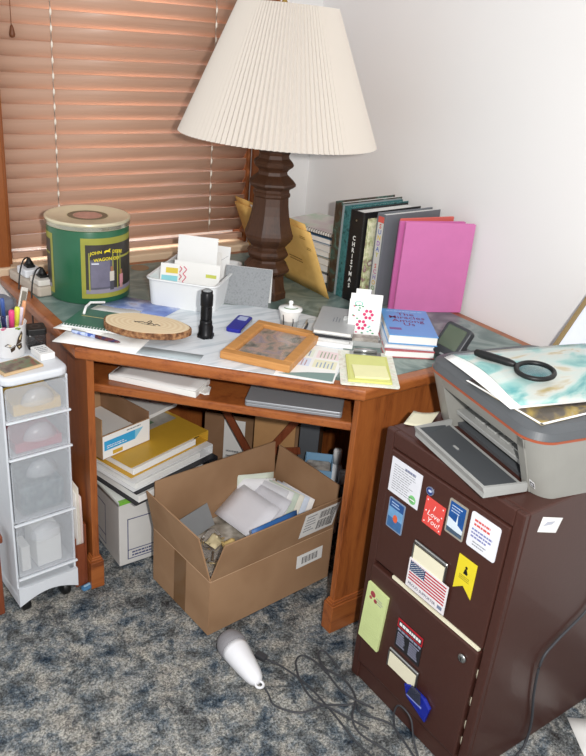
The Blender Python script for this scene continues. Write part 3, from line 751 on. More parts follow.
M_TEALC = mottled('teal_leathery_cover', [(.35, '#2c5c5c'), (.5, '#3d7374'), (.65, '#1f4546')], 60., 5., .5, bump=.3)
upright('scrapbook', 'tall dark marbled scrapbook at the window end of the upright row', 'book', -.287, -.532, 6, .268, .034, .287, M_MARB)
upright('hardback_book', 'thin pale grey hardback between the marbled and the teal books', 'book', -.286, -.5672, 6, .26, .008, .284, plain('#8b9496', .45))
upright('hardback_book', 'teal textured book just left of the black binder', 'book', -.286, -.5762, 6, .262, .026, .282, M_TEALC)
bk = upright('ring_binder', 'black binder with CHRISTMAS in white letters down its spine', 'binder', -.284, -.606, 6, .255, .055, .279, plain('#1d1c1e', .35, coat=.1))
SPM = Matrix(((0, 0, -1, -.0001), (-1, 0, 0, 0), (0, 1, 0, 0), (0, 0, 0, 1)))       # spine face: x to the right, y up
lt = MB()
for k, ch in enumerate('CHRISTMAS'): lt.text(ch, .0185, .025, .196-k*.0185, plain('#e8e8e4', .5), 0, SPM, bold=.03, sx=.9)
lt.build('lettering', bk); MB().disc(.026, .250, .003, M_METAL, 0, 10, SPM).build('spine_hole', bk)
fb = upright('notebook', 'thin floral-spined notebook between the black and the grey binders', 'notebook', -.266, -.6640, 6, .235, .011, .262, mottled('floral_spine', [(.4, '#e4e0c0'), (.52, '#b9bf8c'), (.62, '#8a5a66'), (.7, '#e9e4cf')], 45., 3.))
gb = upright('ring_binder', 'grey binder with colourful letters on its spine label', 'binder', -.248, -.684, 3, .235, .036, .284, plain('#6c6f74', .35))
lt = MB(); lt.rect(.006, .030, .030, .270, plain('#c9c6c0', .5), 0, SPM); lt.rect(.006, .258, .030, .276, plain('#cf5a50', .5), .0001, SPM)
cols = ['#c8514a', '#5a6fb0', '#d8b93c', '#9a5ab0', '#4a62a8', '#b9b34a', None, '#c8514a', '#b95a8c', '#7a6ab0', '#d0a83c', '#6a9a5a', '#8a6ab0']
for k, ch in enumerate('SUNDAY SCHOOL'):
    if ch != ' ': lt.text(ch, .019, .018, .247-k*.0172, plain(cols[k], .5), .0003, SPM, bold=.02)
lt.build('spine_label', gb)
upright('file_folder', 'coral red folder standing behind the pink folders', 'folder', -.205, -.735, -8, .195, .006, .276, plain('#d2665c', .45), cov=.0016)
upright('pocket_folder', 'hot pink folder half hidden behind the other pink folder', 'folder', -.215, -.744, -18, .213, .010, .272, plain('#c76aa2', .35), cov=.0016)
pkf = upright('pocket_folder', 'hot pink folder at the front of the upright row', 'folder', -.209, -.762, -24, .216, .012, .274, plain('#cf76ab', .35), cov=.0016)
MB().sheet((.004, -.0135, .002), (.17, 0, 0), (0, 0, .262), glass_mat('clear_plastic_sleeve'), .0003).build('plastic_sleeve', gb, loc=(0, -.036, 0)) if False else None

# ------------------------------------------------------------------ manila envelopes leaning on the lamp
M_MANILA = mottled('manila_paper', [(.35, '#d5a95c'), (.5, '#dfb468'), (.65, '#d9ae62')], 14., 4., .7)
def manila(label, x, y0, y1, h, lean, dx, name='manila_envelope'):
    M = frame_m((x, y0, ZD+.0006), (0, 1, 0), (-math.sin(lean), 0, math.cos(lean)), (math.cos(lean), 0, math.sin(lean)))
    o = thing(name, label, 'envelope', M=M); L = y1-y0
    b_ = MB(); b_.sheet((0, 0, 0), (L, 0, 0), (0, h, 0), M_MANILA, .0026, 8, 6, lambda a, b: .003*math.sin(PI*a)*math.sin(PI*b)); b_.build('body', o)
    return o, L
m1, L1 = manila('manila envelope in front leaning against the lamp column', -.331, -.600, -.175, .236, math.radians(24), 0)
pr_ = MB(); PM = Matrix(((1, 0, 0, 0), (0, 1, 0, 0), (0, 0, -1, -.0002), (0, 0, 0, 1)))
def mtext(mb, x0, x1, y0, y1, rows, seed): scribble(mb, x0, x1, y0, y1, rows, plain('#8d6a34', .7), PM, seed, .3, .004)
m2, L2 = manila('manila envelope behind with a white label at its window end', -.317, -.560, -.165, .252, math.radians(24), 0)
mb = MB(); mb.box((.255, .215, -.0030), (.300, .245, -.0006), M_PAPER); mb.build('label', m2)
mb = MB()
for (x, y, w_, h_, s) in ((.035, .200, .03, .012, 1), (.020, .165, .03, .012, 2), (.09, .10, .075, .02, 3)): scribble(mb, x, x+w_, y, y+h_, 2, plain('#8a6630', .7), Matrix(((1, 0, 0, 0), (0, 1, 0, 0), (0, 0, 1, -.0012), (0, 0, 0, 1))), s, .35)
mb.build('print', m1)

# ------------------------------------------------------------------ pile of magazines by the right wall behind the envelopes
PB = frame_m((-.150, -.345, ZD+.0003), (.985, .17, 0), (-.17, .985, 0), (0, 0, 1))
z_ = 0.
for k, (h, hx, lab) in enumerate(((.030, '#3f4a55', 'thick dark book at the bottom of the pile by the right wall'), (.026, '#9fa8a0', 'grey-green book second from the bottom of the pile by the wall'), (.022, '#c9c2b2', 'cream magazine in the middle of the pile by the right wall'), (.024, '#6d8f9c', 'blue-grey magazine above the cream one in the pile by the wall'), (.020, '#d5d9dc', 'pale magazine second from the top of the pile by the wall'), (.018, '#5a7fa0', 'blue magazine directly under the spiral notebook by the wall'))):
    book('magazine', lab, .215, .275, h, plain(hx, .4, var=.2, scale=25.), z_, (-.06, .04, -.02, .07, -.05, .03)[k], (0, .004, -.003, .002, -.004, .003)[k], 0., base=PB, cat='magazine', cov=.0012); z_ += h+.0004
sn = thing('spiral_notebook', 'pastel spiral notebook on top of the pile by the right wall', 'notebook', M=PB @ Matrix.Translation((0, 0, z_+.006)) @ rotz(.05) @ Matrix.Rotation(.0, 4, 'X'))
MB().box((-.10, -.135, 0), (.10, .135, .010), M_PAPER, .0005, 1).build('pages', sn)
MB().box((-.10, -.135, .0102), (.10, .135, .0114), mottled('pastel_printed_cover', [(.35, '#c9b6b8'), (.5, '#d7d3cb'), (.62, '#b7cbb4'), (.72, '#cfa9b0')], 9., 3., .4), .0004, 1).build('cover', sn)
co = MB()
for k in range(26): co.tube([(-.100+.006*math.cos(t), -.128+k*.0102, .0055+.007*math.sin(t)) for t in [2*PI*i/10 for i in range(10)]], .0009, M_BLACK, 5, closed=True)
co.build('spiral_wire', sn)

# ------------------------------------------------------------------ power adapters at the window end of the desk
ps = thing('power_strip', 'grey and white power strip with plugs at the window end of the desk', 'power strip', (-1.104, -.168, ZD+.0003), math.radians(96))
M_BEIGE = plain('#b9aea0', .5)
MB().prism(rpoly(.205, .062, .010), 0, .030, M_BEIGE, .006, 3).build('housing', ps)
for k, (x, hx, hh_) in enumerate(((-.066, '#d8d4cc', .048), (.020, '#dfe2e6', .054))):
    b_ = MB(); b_.prism(rpoly(.066, .052, .008, cx=x), .0305, hh_, plain(hx, .4), .004, 3); ad = b_.build('adapter', ps)
    pl_ = MB(); pl_.prism([(x-.014, -.012), (x+.014, -.012), (x+.014, .012), (x-.014, .012)], hh_+.0005, hh_+.008, M_BLACK, .002, 2)
    pl_.lathe([(.014, hh_+.008), (.009, hh_+.017), (.005, hh_+.025), (.003, hh_+.028)], 12, M_BLACK, Matrix.Translation((x, 0, 0))); pl_.build('plug', ad)
    cbp = MB(); cbp.tube(spline([(x, 0, hh_+.026), (x-.002, .008, hh_+.029), (x-.006, .022, hh_+.020), (x-.012, .036, .036), (x-.03, .0485, -.02), (x-.05, .056, -.15)], 6), .0022, M_BLACK, 8); cbp.build('cord', ad)

# ------------------------------------------------------------------ four-drawer cart
CZ = .722
ca = thing('drawer_cart', 'white four-drawer plastic cart on casters left of the desk', 'cart', (-1.262, -.650, 0), math.radians(4))
M_CART = plain('#d9dde2', .4); M_FROST = frosted('frosted_drawer_plastic', '#d8dce1', .70, .3)
cw, cdp = .0840, .340
bs = MB()
def taper_panel(mb, x, t, z0, z1):
    mb.box((x-t/2, .004, z0), (x+t/2, cdp, z1), M_CART, .002, 1)
taper_panel(bs, -cw+.003, .006, .075, CZ-.022); taper_panel(bs, cw-.003, .006, .075, CZ-.022)
bs.box((-cw+.006, cdp-.006, .075), (cw-.006, cdp, CZ-.022), M_CART)
for z in (.1295, .302, .498, .602): bs.box((-cw+.006, .012, z-.003), (cw-.006, cdp-.006, z), M_CART)
bs.build('body', ca)
tp = MB(); tp.prism([(-cw, .03), (-cw, cdp)] [::-1] and rpoly(2*cw+.006, cdp+.012, .030, cy=cdp/2-.002), CZ-.022, CZ, M_CART, .007, 3); tp.build('top', ca)
ba = MB(); arch = [(-cw, .035), (-cw, .078)] ; n_ = 14
front = [(-cw, .040)] + [(-cw+2*cw*i/n_, .040+.026*math.sin(PI*i/n_)) for i in range(1, n_)] + [(cw, .040), (cw, .1), (-cw, .1)]
ba.prism(front, 0, .010, M_CART, M=frame_m((0, .004, 0), (1, 0, 0), (0, 0, 1), (0, -1, 0))); ba.box((-cw, .004, .068), (cw, cdp, .076), M_CART, .002, 1)
ba.box((-cw, .0045, .040), (-cw+.008, cdp, .068), M_CART, .001, 1); ba.box((cw-.008, .0045, .040), (cw, cdp, .068), M_CART, .001, 1); ba.build('base', ca)
for sx in (-1, 1):
    for y in (.03, cdp-.04):
        c_ = MB(); c_.lathe([(.019, -.011), (.022, -.008), (.022, .008), (.019, .011)], 18, M_BLACK, Matrix.Translation((sx*(cw-.026), y, .022)) @ RX)
        c_.box((sx*(cw-.026)-.016, y-.016, .040), (sx*(cw-.026)+.016, y+.016, .0675), M_BLACK, .006); c_.build('caster', ca)
for z0, z1 in ((.604, .698), (.500, .600), (.304, .496), (.131, .300)):
    dr = MB(); r_ = .02
    prof = rpoly(2*cw-.012, z1-z0-.006, .008, cy=(z0+z1)/2)
    dr.prism(prof, 0, .003, M_FROST, .0012, 2, M=frame_m((0, 0, 0), (1, 0, 0), (0, 0, 1), (0, -1, 0)))
    dr.box((-cw+.008, .0005, z0+.003), (cw-.008, cdp-.012, z0+.005), M_FROST)
    dr.box((-cw+.008, .0005, z0+.005), (-cw+.010, cdp-.012, z1-.02), M_FROST); dr.box((cw-.010, .0005, z0+.005), (cw-.008, cdp-.012, z1-.02), M_FROST); dr.box((-cw+.010, cdp-.014, z0+.005), (cw-.010, cdp-.012, z1-.02), M_FROST)
    d_ = dr.build('drawer', ca)
    li = MB(); li.box((-cw+.001, -.013, z0-.001), (cw-.001, -.0032, z0+.004), M_CART, .002, 2); li.build('drawer_lip', d_)
    hn = MB(); hz = z1-.052; a_ = []
    vs = []; fs = []; nu, nv = 16, 7
    for j in range(nv+1):
        for i in range(nu+1):
            t = PI*i/nu; p = PI/2*j/nv
            vs.append((.042*math.cos(t)*math.cos(p), -.0035-.024*math.sin(p), hz+.040*math.sin(t)*math.cos(p)))
    for j in range(nv):
        for i in range(nu): q = j*(nu+1)+i; fs.append((q, q+1, q+nu+2, q+nu+1))
    hn.add(vs, fs, M_FROST, smooth=True); hn.build('handle', d_)
CM = Matrix.Translation((-1.262, -.650, 0)) @ rotz(math.radians(4))
def content(name, label, cat, a, b, mat, bev=.002):
    return tag(MB().box(a, b, mat, bev).build(name, M=CM), label, cat)
content('note_pad', 'yellow note pads inside the top cart drawer', 'note pad', (-.056, .010, .6095), (.066, .120, .640), plain('#d9b24a', .7))
content('red_folder', 'red folded papers inside the second cart drawer', 'papers', (-.058, .010, .5055), (.064, .160, .533), plain('#a8203c', .7))
content('mesh_bag', 'dark teal knitted bag inside the third cart drawer', 'bag', (-.052, .012, .3095), (.068, .150, .400), mottled('dark_teal_knit', [(.4, '#2f4a52'), (.6, '#5a7278')], 50., 3.), .012)
cnp = content('paper_pad', 'white lined paper block inside the bottom cart drawer', 'paper block', (-.020, .014, .1365), (.048, .10, .245), M_WHITE)
content('battery_pack', 'small white pack left of the paper block in the bottom drawer', 'pack', (-.062, .016, .1365), (-.038, .07, .215), M_PAPER)

# things on the cart
tz = CZ+.0004
pcup = thing('pen_cup', 'white cup with a butterfly print full of pens on the cart', 'cup', (-1.280, -.512, tz), .0)
pc_ = MB(); pc_.lathe([(.036, 0), (.038, .002), (.044, .083), (.0455, .085), (.0430, .085), (.036, .004), (.001, .004)], 40, plain('#e9e9ea', .25, coat=.3), caps=False); pc_.build('body', pcup)
bf = MB()
def cwarp(t0, zc):
    def f(X, Y):
        r = .038+.0062*((zc+Y)/.083)+.0008; t = t0+X/r
        return (r*math.cos(t), r*math.sin(t), zc+Y)
    return f
def wpoly(mb, pts, wf, mat):
    v = [wf(x, y) for x, y in pts]; mb.add(v, [tuple(range(len(v)))], mat)
wf = cwarp(-1.45, .036); DB = plain('#3a2a1e', .5)
for pts in ([(0, 0), (.006, .020), (.017, .036), (.021, .028), (.016, .006)], [(0, 0), (.016, .004), (.018, -.010), (.008, -.014)], [(0, 0), (-.020, .006), (-.028, .0), (-.014, -.006)], [(0, 0), (-.014, -.008), (-.012, -.018), (-.003, -.012)]): wpoly(bf, pts, wf, DB)
for pts in ([(.008, .016), (.015, .028), (.017, .024), (.012, .012)], [(-.010, .002), (-.020, .003), (-.014, -.002)], [(.006, -.003), (.013, -.004), (.008, -.009)]): wpoly(bf, pts, cwarp(-1.45, .0452) if False else (lambda X, Y, g=wf: tuple(Vector(g(X, Y))*1.0 + Vector((math.cos(-1.45)*.0004, math.sin(-1.45)*.0004, 0)))), plain('#c9b48a', .5))
for (x, y, hx) in ((-.030, .045, '#c56a86'), (-.026, .049, '#9a4a66'), (.004, .046, '#7f9a4a'), (.010, .043, '#6a8a3a')): wpoly(bf, [(x+.005*math.cos(t), y+.003*math.sin(t)) for t in [PI*i/4 for i in range(8)]], wf, plain(hx, .5))
bf.build('butterfly_print', pcup)
pens = [(-.022, -.018, '#1d1f24', .16, -.25, -.10, 'black pen leaning furthest left in the pen cup', .0048), (-.010, -.026, '#23264a', .135, -.12, -.12, 'navy blue pen at the front left of the pen cup', .0045), (.002, -.028, '#d94a7e', .150, .02, -.10, 'pink highlighter at the front of the pen cup', .0065), (.013, -.024, '#d6d84a', .155, .10, -.06, 'yellow-green highlighter beside the pink one in the cup', .0060), (.022, -.016, '#d8c8d8', .150, .16, -.04, 'pale lilac pen right of the yellow highlighter', .0050), (.027, -.004, '#d89a70', .165, .22, .02, 'orange-tan pencil at the right side of the pen cup', .0048), (-.018, .010, '#2f8a5a', .160, -.1, .05, 'green pen at the back of the pen cup', .0042), (-.004, .018, '#3f5a9a', .168, .0, .1, 'blue capped pen at the back of the pen cup', .0050)]
for (x, y, hx, L, tx_, ty_, lab, r_) in pens:
    L *= .80
    o = thing('pen', lab, 'pen', M=Matrix.Translation((-1.280+x*.62, -.512+y*.62, tz+.006)) @ Matrix.Rotation(tx_, 4, 'Y') @ Matrix.Rotation(-ty_, 4, 'X'))
    MB().lathe([(.0015, 0), (r_, .012), (r_, L*.62)], 10, plain(hx, .35)).build('barrel', o)
    MB().lathe([(r_*1.12, L*.62+.0002), (r_*1.12, L*.97), (r_*.8, L)], 10, plain(hx, .3, var=.2)).build('cap', o)
rl = thing('metal_ruler', 'shiny silver stick leaning out of the pen cup to the right', 'ruler', M=Matrix.Translation((-1.268, -.502, tz+.006)) @ Matrix.Rotation(.36, 4, 'Y') @ Matrix.Rotation(-.30, 4, 'X'))
MB().prism(rpoly(.019, .006, .0028, cy=0), 0, .160, plain('#c9c4bc', .25, .6), .001, 2).build('blade', rl)
MB().box((-.006, -.0036, .07), (.006, -.0031, .15), plain('#7b7468', .3, .5)).build('inlay', rl)
dsp = thing('clip_dispenser', 'black-topped smoky paper clip dispenser on the cart', 'dispenser', (-1.207, -.495, tz), math.radians(-8))
MB().prism(rpoly(.046, .046, .006), 0, .040, frosted('smoky_plastic', '#2a2a2c', .35, .2), .002, 2).build('body', dsp)
dl = MB(); dl.prism(rpoly(.050, .050, .007), .0405, .056, M_BLACK, .002, 2); ring(dl, .008, .014, .0564, plain('#2e2e30', .3)); dl.build('lid', dsp)
mb = MB()
for k in range(14):
    a, b = random.uniform(-.014, .014), random.uniform(-.014, .014); zc = .003+.0022*k
    mb.tube([(a+.007*math.cos(t)*math.cos(k), b+.007*math.cos(t)*math.sin(k)+.003*math.sin(t), zc) for t in [2*PI*i/8 for i in range(8)]], .0006, M_METAL, 5, closed=True)
o = mb.build('paper_clips', loc=(-1.207, -.495, tz)); tag(o, 'silver paper clips inside the smoky dispenser', 'paper clips'); o['kind'] = 'stuff'
er = thing('small_box', 'small white printed box on the front edge of the cart top', 'box', (-1.212, -.560, tz), math.radians(6))
MB().box((-.019, -.030, 0), (.019, .030, .017), M_WHITE, .001, 1).build('carton', er)
mb = MB(); scribble(mb, -.014, .014, -.018, .022, 4, M_INKL, seed=9, z=.017); mb.build('print', er)
fc = thing('framed_card', 'small wood-edged picture tile lying flat on the cart', 'picture', (-1.290, -.602, tz), math.radians(12))
MB().box((-.052, -.034, 0), (.052, .034, .007), plain('#c9ab84', .5), .001, 1).build('frame', fc)
MB().box((-.047, -.029, .0072), (.047, .029, .0080), mottled('mottled_nature_picture', [(.35, '#5a4a3e'), (.48, '#7d6a5a'), (.58, '#6f7f62'), (.7, '#8a5a4c')], 40., 4., .4)).build('picture', fc)
bgp = MB(); bgp.prism(rpoly(.085, .07, .02), 0, .105, plain('#6a6f7a', .55, var=.25, scale=18.), .012, 3)
tag(bgp.build('pouch', loc=(-1.272, -.385, tz), rot=.2), 'slate grey pouch standing at the back left of the cart', 'pouch')

# ------------------------------------------------------------------ between cart and desk: a wooden rack with papers
rk = thing('wooden_rack', 'low reddish wooden magazine rack beside the left desk panel', 'rack', (-1.1605, -.618, 0))
M_RACK = wood('reddish_rack_wood', [(.3, '#5b2a18'), (.5, '#83452a'), (.7, '#6e3822')], (10, 10, 1), 3., .45)
MB().box((-.0125, 0, .004), (-.0065, .30, .175), M_RACK, .002).build('side_board', rk); MB().box((.0175, 0, .004), (.0235, .30, .215), M_RACK, .002).build('side_board', rk)
MB().box((-.0065, 0.002, .004), (.0175, .298, .012), M_RACK, .001).build('bottom_board', rk); MB().box((-.0065, .0005, .012), (.0175, .006, .150), M_RACK, .001).build('front_board', rk)
for k, (x, h, lab, hx) in enumerate(((-.0025, .305, 'white magazine leaning at the left in the wooden rack', '#e2dfda'), (.0045, .322, 'cream magazine in the middle of the wooden rack', '#d9d2c6'), (.0115, .290, 'pinkish white magazine at the right in the wooden rack', '#dcc9c4'))):
    mb = MB(); mb.sheet((x, .010, .0125), (0, .22, 0), (0, 0, h), plain(hx, .6, var=.1, scale=12.), .0035, 1, 6, lambda a, b: .003*math.sin(3*b)); tag(mb.build('magazine', loc=(-1.1605, -.618, 0)), lab, 'magazine')
mb = MB(); mb.prism(rpoly(.052, .020, .008), 0, .010, plain('#4d7fa8', .35), .003, 2); mb.prism(rpoly(.040, .008, .003), .0102, .0125, plain('#9cc4dc', .3), .001, 1)
tag(mb.build('toy_clip', loc=(-1.137, -.628, .0012), rot=.25), 'small blue plastic piece on the carpet by the desk foot', 'clip')

mb = MB(); mb.box((-.022, -.022, 0), (.022, .022, .24), M_RACK, .004); mb.box((-.03, -.03, .24), (.03, .03, .262), M_RACK, .004)
tag(mb.build('wooden_post', loc=(-1.397, -.600, .0012)), 'dark reddish wooden post on the carpet left of the drawer cart', 'post')

# ------------------------------------------------------------------ on the keyboard shelf
def flatbox(name, label, cat, c, u, w, d, z, h, mat, bev=.001):
    ux = Vector((u[0], u[1], 0)).normalized(); uy = Vector((-ux.y, ux.x, 0))
    M = frame_m((c[0], c[1], z), ux, uy, (0, 0, 1))
    return M
M = flatbox('', '', '', (-.944, -.676), (.148, -.19), 0, 0, ZS+.0004, 0, None)
mb = MB(); mb.box((-.125, -.045, 0), (.125, .050, .016), M_PAPER, .001, 1); o = tag(mb.build('paper_stack', M=M), 'stack of white sheets at the left of the desk shelf', 'papers')
mb = MB(); mb.sheet((-.120, -.047, .0166), (.243, 0, 0), (0, .092, 0), M_WHITE, .0012, 8, 4, lambda a, b: .003*math.sin(5*a)**2*(1-b)); tag(mb.build('envelope', M=M), 'crumpled white envelope lying on the shelf paper stack', 'envelope')
M = flatbox('', '', '', (-.685, -.940), (.20, -.185), 0, 0, ZS+.0004, 0, None)
lpt = thing('laptop', 'closed grey laptop lying at the right of the desk shelf', 'laptop', M=M)
MB().prism(rpoly(.250, .125, .008, cy=.01), 0, .009, plain('#8f9296', .4, .2), .002, 2).build('base', lpt); MB().prism(rpoly(.250, .125, .008, cy=.01), .0095, .017, plain('#9ea1a5', .35, .3), .002, 2).build('screen_lid', lpt)
mb = MB(); mb.sheet((-.925, -.765, ZS+.0006), (.060, -.040, 0), (.03, .04, 0), M_PAPER, .001, 6, 4, lambda a, b: .006*math.sin(7*a+2*b)**2)
tag(mb.build('paper_scrap'), 'crumpled white paper scrap on the shelf between stack and laptop', 'paper')

# ------------------------------------------------------------------ banker box and binders under the desk
bx = thing('archive_box', 'white archive storage box on the carpet under the left of the desk', 'box', (-1.030, -.592, .0012))
M_BW = plain('#d6d4d0', .7, var=.04)
MB().box((.004, .004, 0), (.296, .376, .225), M_BW, .003).build('body', bx)
MB().box((0, 0, .2255), (.300, .380, .258), M_BW, .003).build('lid', bx)
pt = MB(); PMF = frame_m((0, .0038, 0), (1, 0, 0), (0, 0, 1), (0, -1, 0)); BL = plain('#4a4f78', .6)
for q in range(2):
    M_ = PMF if q == 0 else frame_m((.0038, .376, 0), (0, -1, 0), (0, 0, 1), (-1, 0, 0)); off = .0
    X0, X1, Y0, Y1 = .03, .27, .018, .165
    for (a, b, c_, d) in ((X0, Y0, X1, Y0+.003), (X0, Y1-.003, X1, Y1), (X0, Y0, X0+.003, Y1), (X1-.003, Y0, X1, Y1), (X0, .050, X1, .053)): pt.rect(a, b, c_, d, BL, 0, M_)
    scribble(pt, .045, .115, .024, .046, 2, BL, M_, 3, .5)
pt.build('print', bx)
TBZ = .0012+.258
u1 = Vector((.97, .235, 0)).normalized()
def under(name, label, cat, c, ang, w, d, h, z, parts):
    o = thing(name, label, cat, (c[0], c[1], z), math.radians(ang))
    for nm, a, b, mat, bev in parts: MB().box(a, b, mat, bev, 1).build(nm, o)
    return o
gp = MB(); gp.box((-.15, -.10, 0), (.15, .10, .012), plain('#dfe3dc', .6), .002, 1)
o = tag(gp.build('seed_packet', loc=(-.905, -.535, TBZ+.0008), rot=math.radians(4)), 'white and green packet lying on the archive box lid', 'packet')
MB().box((-.1505, -.1005, .003), (-.08, -.098, .0125), plain('#6fae3a', .5)).build('green_band', o) ; MB().box((-.15, -.1004, .0122), (.15, -.088, .0127), plain('#7db84a', .5)).build('green_edge', o)
def binder_flat(label, c, ang, L, D, T, z, cover, tilt=0., spine_hex='#1d1d1f'):
    """ring binder lying flat; its open edge faces the room, spine to the right"""
    o = thing('ring_binder', label, 'binder', M=Matrix.Translation((c[0], c[1], z)) @ rotz(math.radians(ang)) @ Matrix.Rotation(tilt, 4, 'Y'))
    cvm = MB(); cvm.box((-L/2, -D/2, 0), (L/2, D/2, .003), cover, .0008, 1); cvm.box((-L/2, -D/2, T-.003), (L/2, D/2, T), cover, .0008, 1); cvm.box((L/2-.003, -D/2, .003), (L/2, D/2, T-.003), cover); cvm.build('cover', o)
    MB().box((-L/2+.012, -D/2+.004, .0035), (L/2-.05, D/2-.006, T*.62), M_PAPER, .001, 1).build('pages', o)
    rg = MB(); rg.box((L/2-.045, -D/2+.03, .0035), (L/2-.01, D/2-.03, .007), M_METAL)
    for y in (-D/2+.05, 0, D/2-.05): rg.tube([(L/2-.028+.016*math.cos(t), y, T/2+.012*math.sin(t)) for t in [2*PI*i/14 for i in range(14)]], .0016, M_METAL, 6, closed=True)
    rg.build('ring_mechanism', o)
    return o
o = binder_flat('black-backed white ring binder lying on the archive box', (-.895, -.505), 14, .315, .285, .040, TBZ+.0145, plain('#26262a', .4))
o = binder_flat('white ring binder between the black-backed and the yellow one', (-.905, -.490), 16, .315, .285, .032, TBZ+.055, plain('#dedfdf', .4))
yb = binder_flat('thick yellow ring binder with a photo patch lying on the white binders', (-.908, -.465), 17, .31, .29, .036, TBZ+.0875, plain('#c99d34', .4))
mb = MB(); mb.rect(.02, -.02, .14, .075, plain('#a9a59c', .5, var=.4, scale=40.), .0362); mb.rect(.015, .005, .07, .07, plain('#5a7a5c', .5, var=.4, scale=50.), .0364); mb.build('photo_patch', yb)
ob = thing('open_carton', 'small open brown carton with a blue label on the yellow binder', 'carton', (-1.015, -.445, TBZ+.1245), math.radians(15))
w_, d_, h_ = .085, .115, .075
mb = MB(); t_ = .003
mb.box((-w_, -d_, 0), (w_, d_, t_), M_BOXIN); mb.box((-w_, -d_, t_), (w_, -d_+t_, h_), M_BOXIN); mb.box((-w_, d_-t_, t_), (w_, d_, h_+.05), M_BOXIN); mb.box((-w_, -d_+t_, t_), (-w_+t_, d_-t_, h_+.05), M_BOXIN); mb.box((w_-t_, -d_+t_, t_), (w_, d_-t_, h_+.02), M_BOXDK); mb.build('body', ob)
mb = MB(); FM = frame_m((0, -d_-.0002, 0), (1, 0, 0), (0, 0, 1), (0, -1, 0)); mb.rect(-w_+.001, .002, w_-.001, h_-.002, M_WHITE, 0, FM); mb.rect(-w_+.006, .026, .030, .056, plain('#3aa6dc', .5), .0002, FM); mb.flat([(.030, .026), (.060, .056), (.030, .056)], plain('#8acbe8', .5), .0002, FM); scribble(mb, -w_+.015, .02, .030, .042, 2, M_WHITE, FM, 2, z=.0004); mb.rect(-.05, .006, -.015, .018, plain('#d0a83c', .5), .0002, FM); scribble(mb, 0, .07, .060, .070, 1, M_INKL, FM, 6, z=.0002); mb.build('label', ob)
mb = MB(); mb.box((-w_+.006, -d_+.006, .0034), (w_-.006, d_-.006, .030), M_PAPER, .002); tag(mb.build('paper_stack', loc=(-1.015, -.445, TBZ+.1245), rot=math.radians(15)), 'white papers lying inside the small open carton', 'papers')
# papers leaning behind the carton
mb = MB(); mb.box((-.09, -.11, 0), (.09, .11, .012), M_PAPER, .001, 1); tag(mb.build('paper_stack', loc=(-.850, -.300, TBZ+.1245), rot=.35), 'white papers with an orange edge at the back of the yellow binder', 'papers')
mb = MB(); mb.prism(rpoly(.12, .05, .02), 0, .045, mottled('pink_blue_fabric', [(.45, '#c04a78'), (.55, '#4a5a9a')], 20., 2.), .015, 3); tag(mb.build('fabric_pouch', loc=(-.775, -.275, TBZ+.1245), rot=-.5), 'small pink and blue pouch at the back of the binder pile', 'pouch')

# ------------------------------------------------------------------ boxes at the back under the desk
def open_box(name, label, loc, ang, w, d, h, mat, flaps, cat='box', inner=None, t=.004):
    """flaps: side -> (height, outward lean)"""
    inner = inner or M_BOXIN
    o = thing(name, label, cat, loc, ang)
    mb = MB(); mb.box((-w/2, -d/2, 0), (w/2, d/2, t), mat); mb.box((-w/2, -d/2, t), (w/2, -d/2+t, h), mat); mb.box((-w/2, d/2-t, t), (w/2, d/2, h), mat); mb.box((-w/2, -d/2+t, t), (-w/2+t, d/2-t, h), mat); mb.box((w/2-t, -d/2+t, t), (w/2, d/2-t, h), mat)
    mb.build('body', o)
    if flaps:
        cr = MB(); M_CR = plain('#c2a283', .8)
        cr.box((-w/2-.0006, -d/2-.0008, h-.0012), (w/2+.0006, -d/2, h+.0004), M_CR); cr.box((-w/2-.0008, -d/2, h-.0012), (-w/2, d/2, h+.0004), M_CR); cr.build('crease', o)
    for s, (fh, lean, i0, i1) in flaps.items():
        fx = {'front': ((-w/2, -d/2+t, h), (1, 0, 0), (0, -1, 0), w), 'back': ((w/2, d/2-t, h), (-1, 0, 0), (0, 1, 0), w), 'left': ((-w/2+t, d/2, h), (0, -1, 0), (-1, 0, 0), d), 'right': ((w/2-t, -d/2, h), (0, 1, 0), (1, 0, 0), d)}[s]
        p, ud, od, L = Vector(fx[0]), Vector(fx[1]), Vector(fx[2]), fx[3]
        up = (Vector((0, 0, 1))*math.cos(lean) + od*math.sin(lean))
        f = MB(); f.sheet(p+ud*.001+Vector((0, 0, .0005)), ud*(L-.002), up*fh, mat, t, 1, 1) if False else None
        nrm = ud.cross(up).normalized(); A = p+ud*.001+Vector((0, 0, .0006)); B = p+ud*(L-.001)+Vector((0, 0, .0006))
        c4 = [A, B, B-ud*i1+up*fh, A+ud*i0+up*fh]
        f.add([q for q in c4]+[q+nrm*t for q in c4], [(3, 2, 1, 0), (4, 5, 6, 7), (0, 1, 5, 4), (1, 2, 6, 5), (2, 3, 7, 6), (3, 0, 4, 7)], mat)
        f.build('flap', o)
    return o
bb_ = open_box('moving_box', 'large dark brown cardboard box standing behind the carton under the desk', (-.365, -.365, .0012), math.radians(-45), .40, .20, .290, M_BOXDK, {})
mb = MB(); FMB = frame_m((0, -.1002, 0), (1, 0, 0), (0, 0, 1), (0, -1, 0)); mb.rect(-.13, .05, -.055, .275, M_PAPER, 0, FMB); scribble(mb, -.12, -.07, .10, .16, 3, M_INKL, FMB, 4); mb.build('label', bb_)
mb = MB(); mb.add([(-.14, 0, .31), (-.125, 0, .33), (.02, 0, .125), (0, 0, .115)], [(0, 1, 2, 3)], M_RACK)
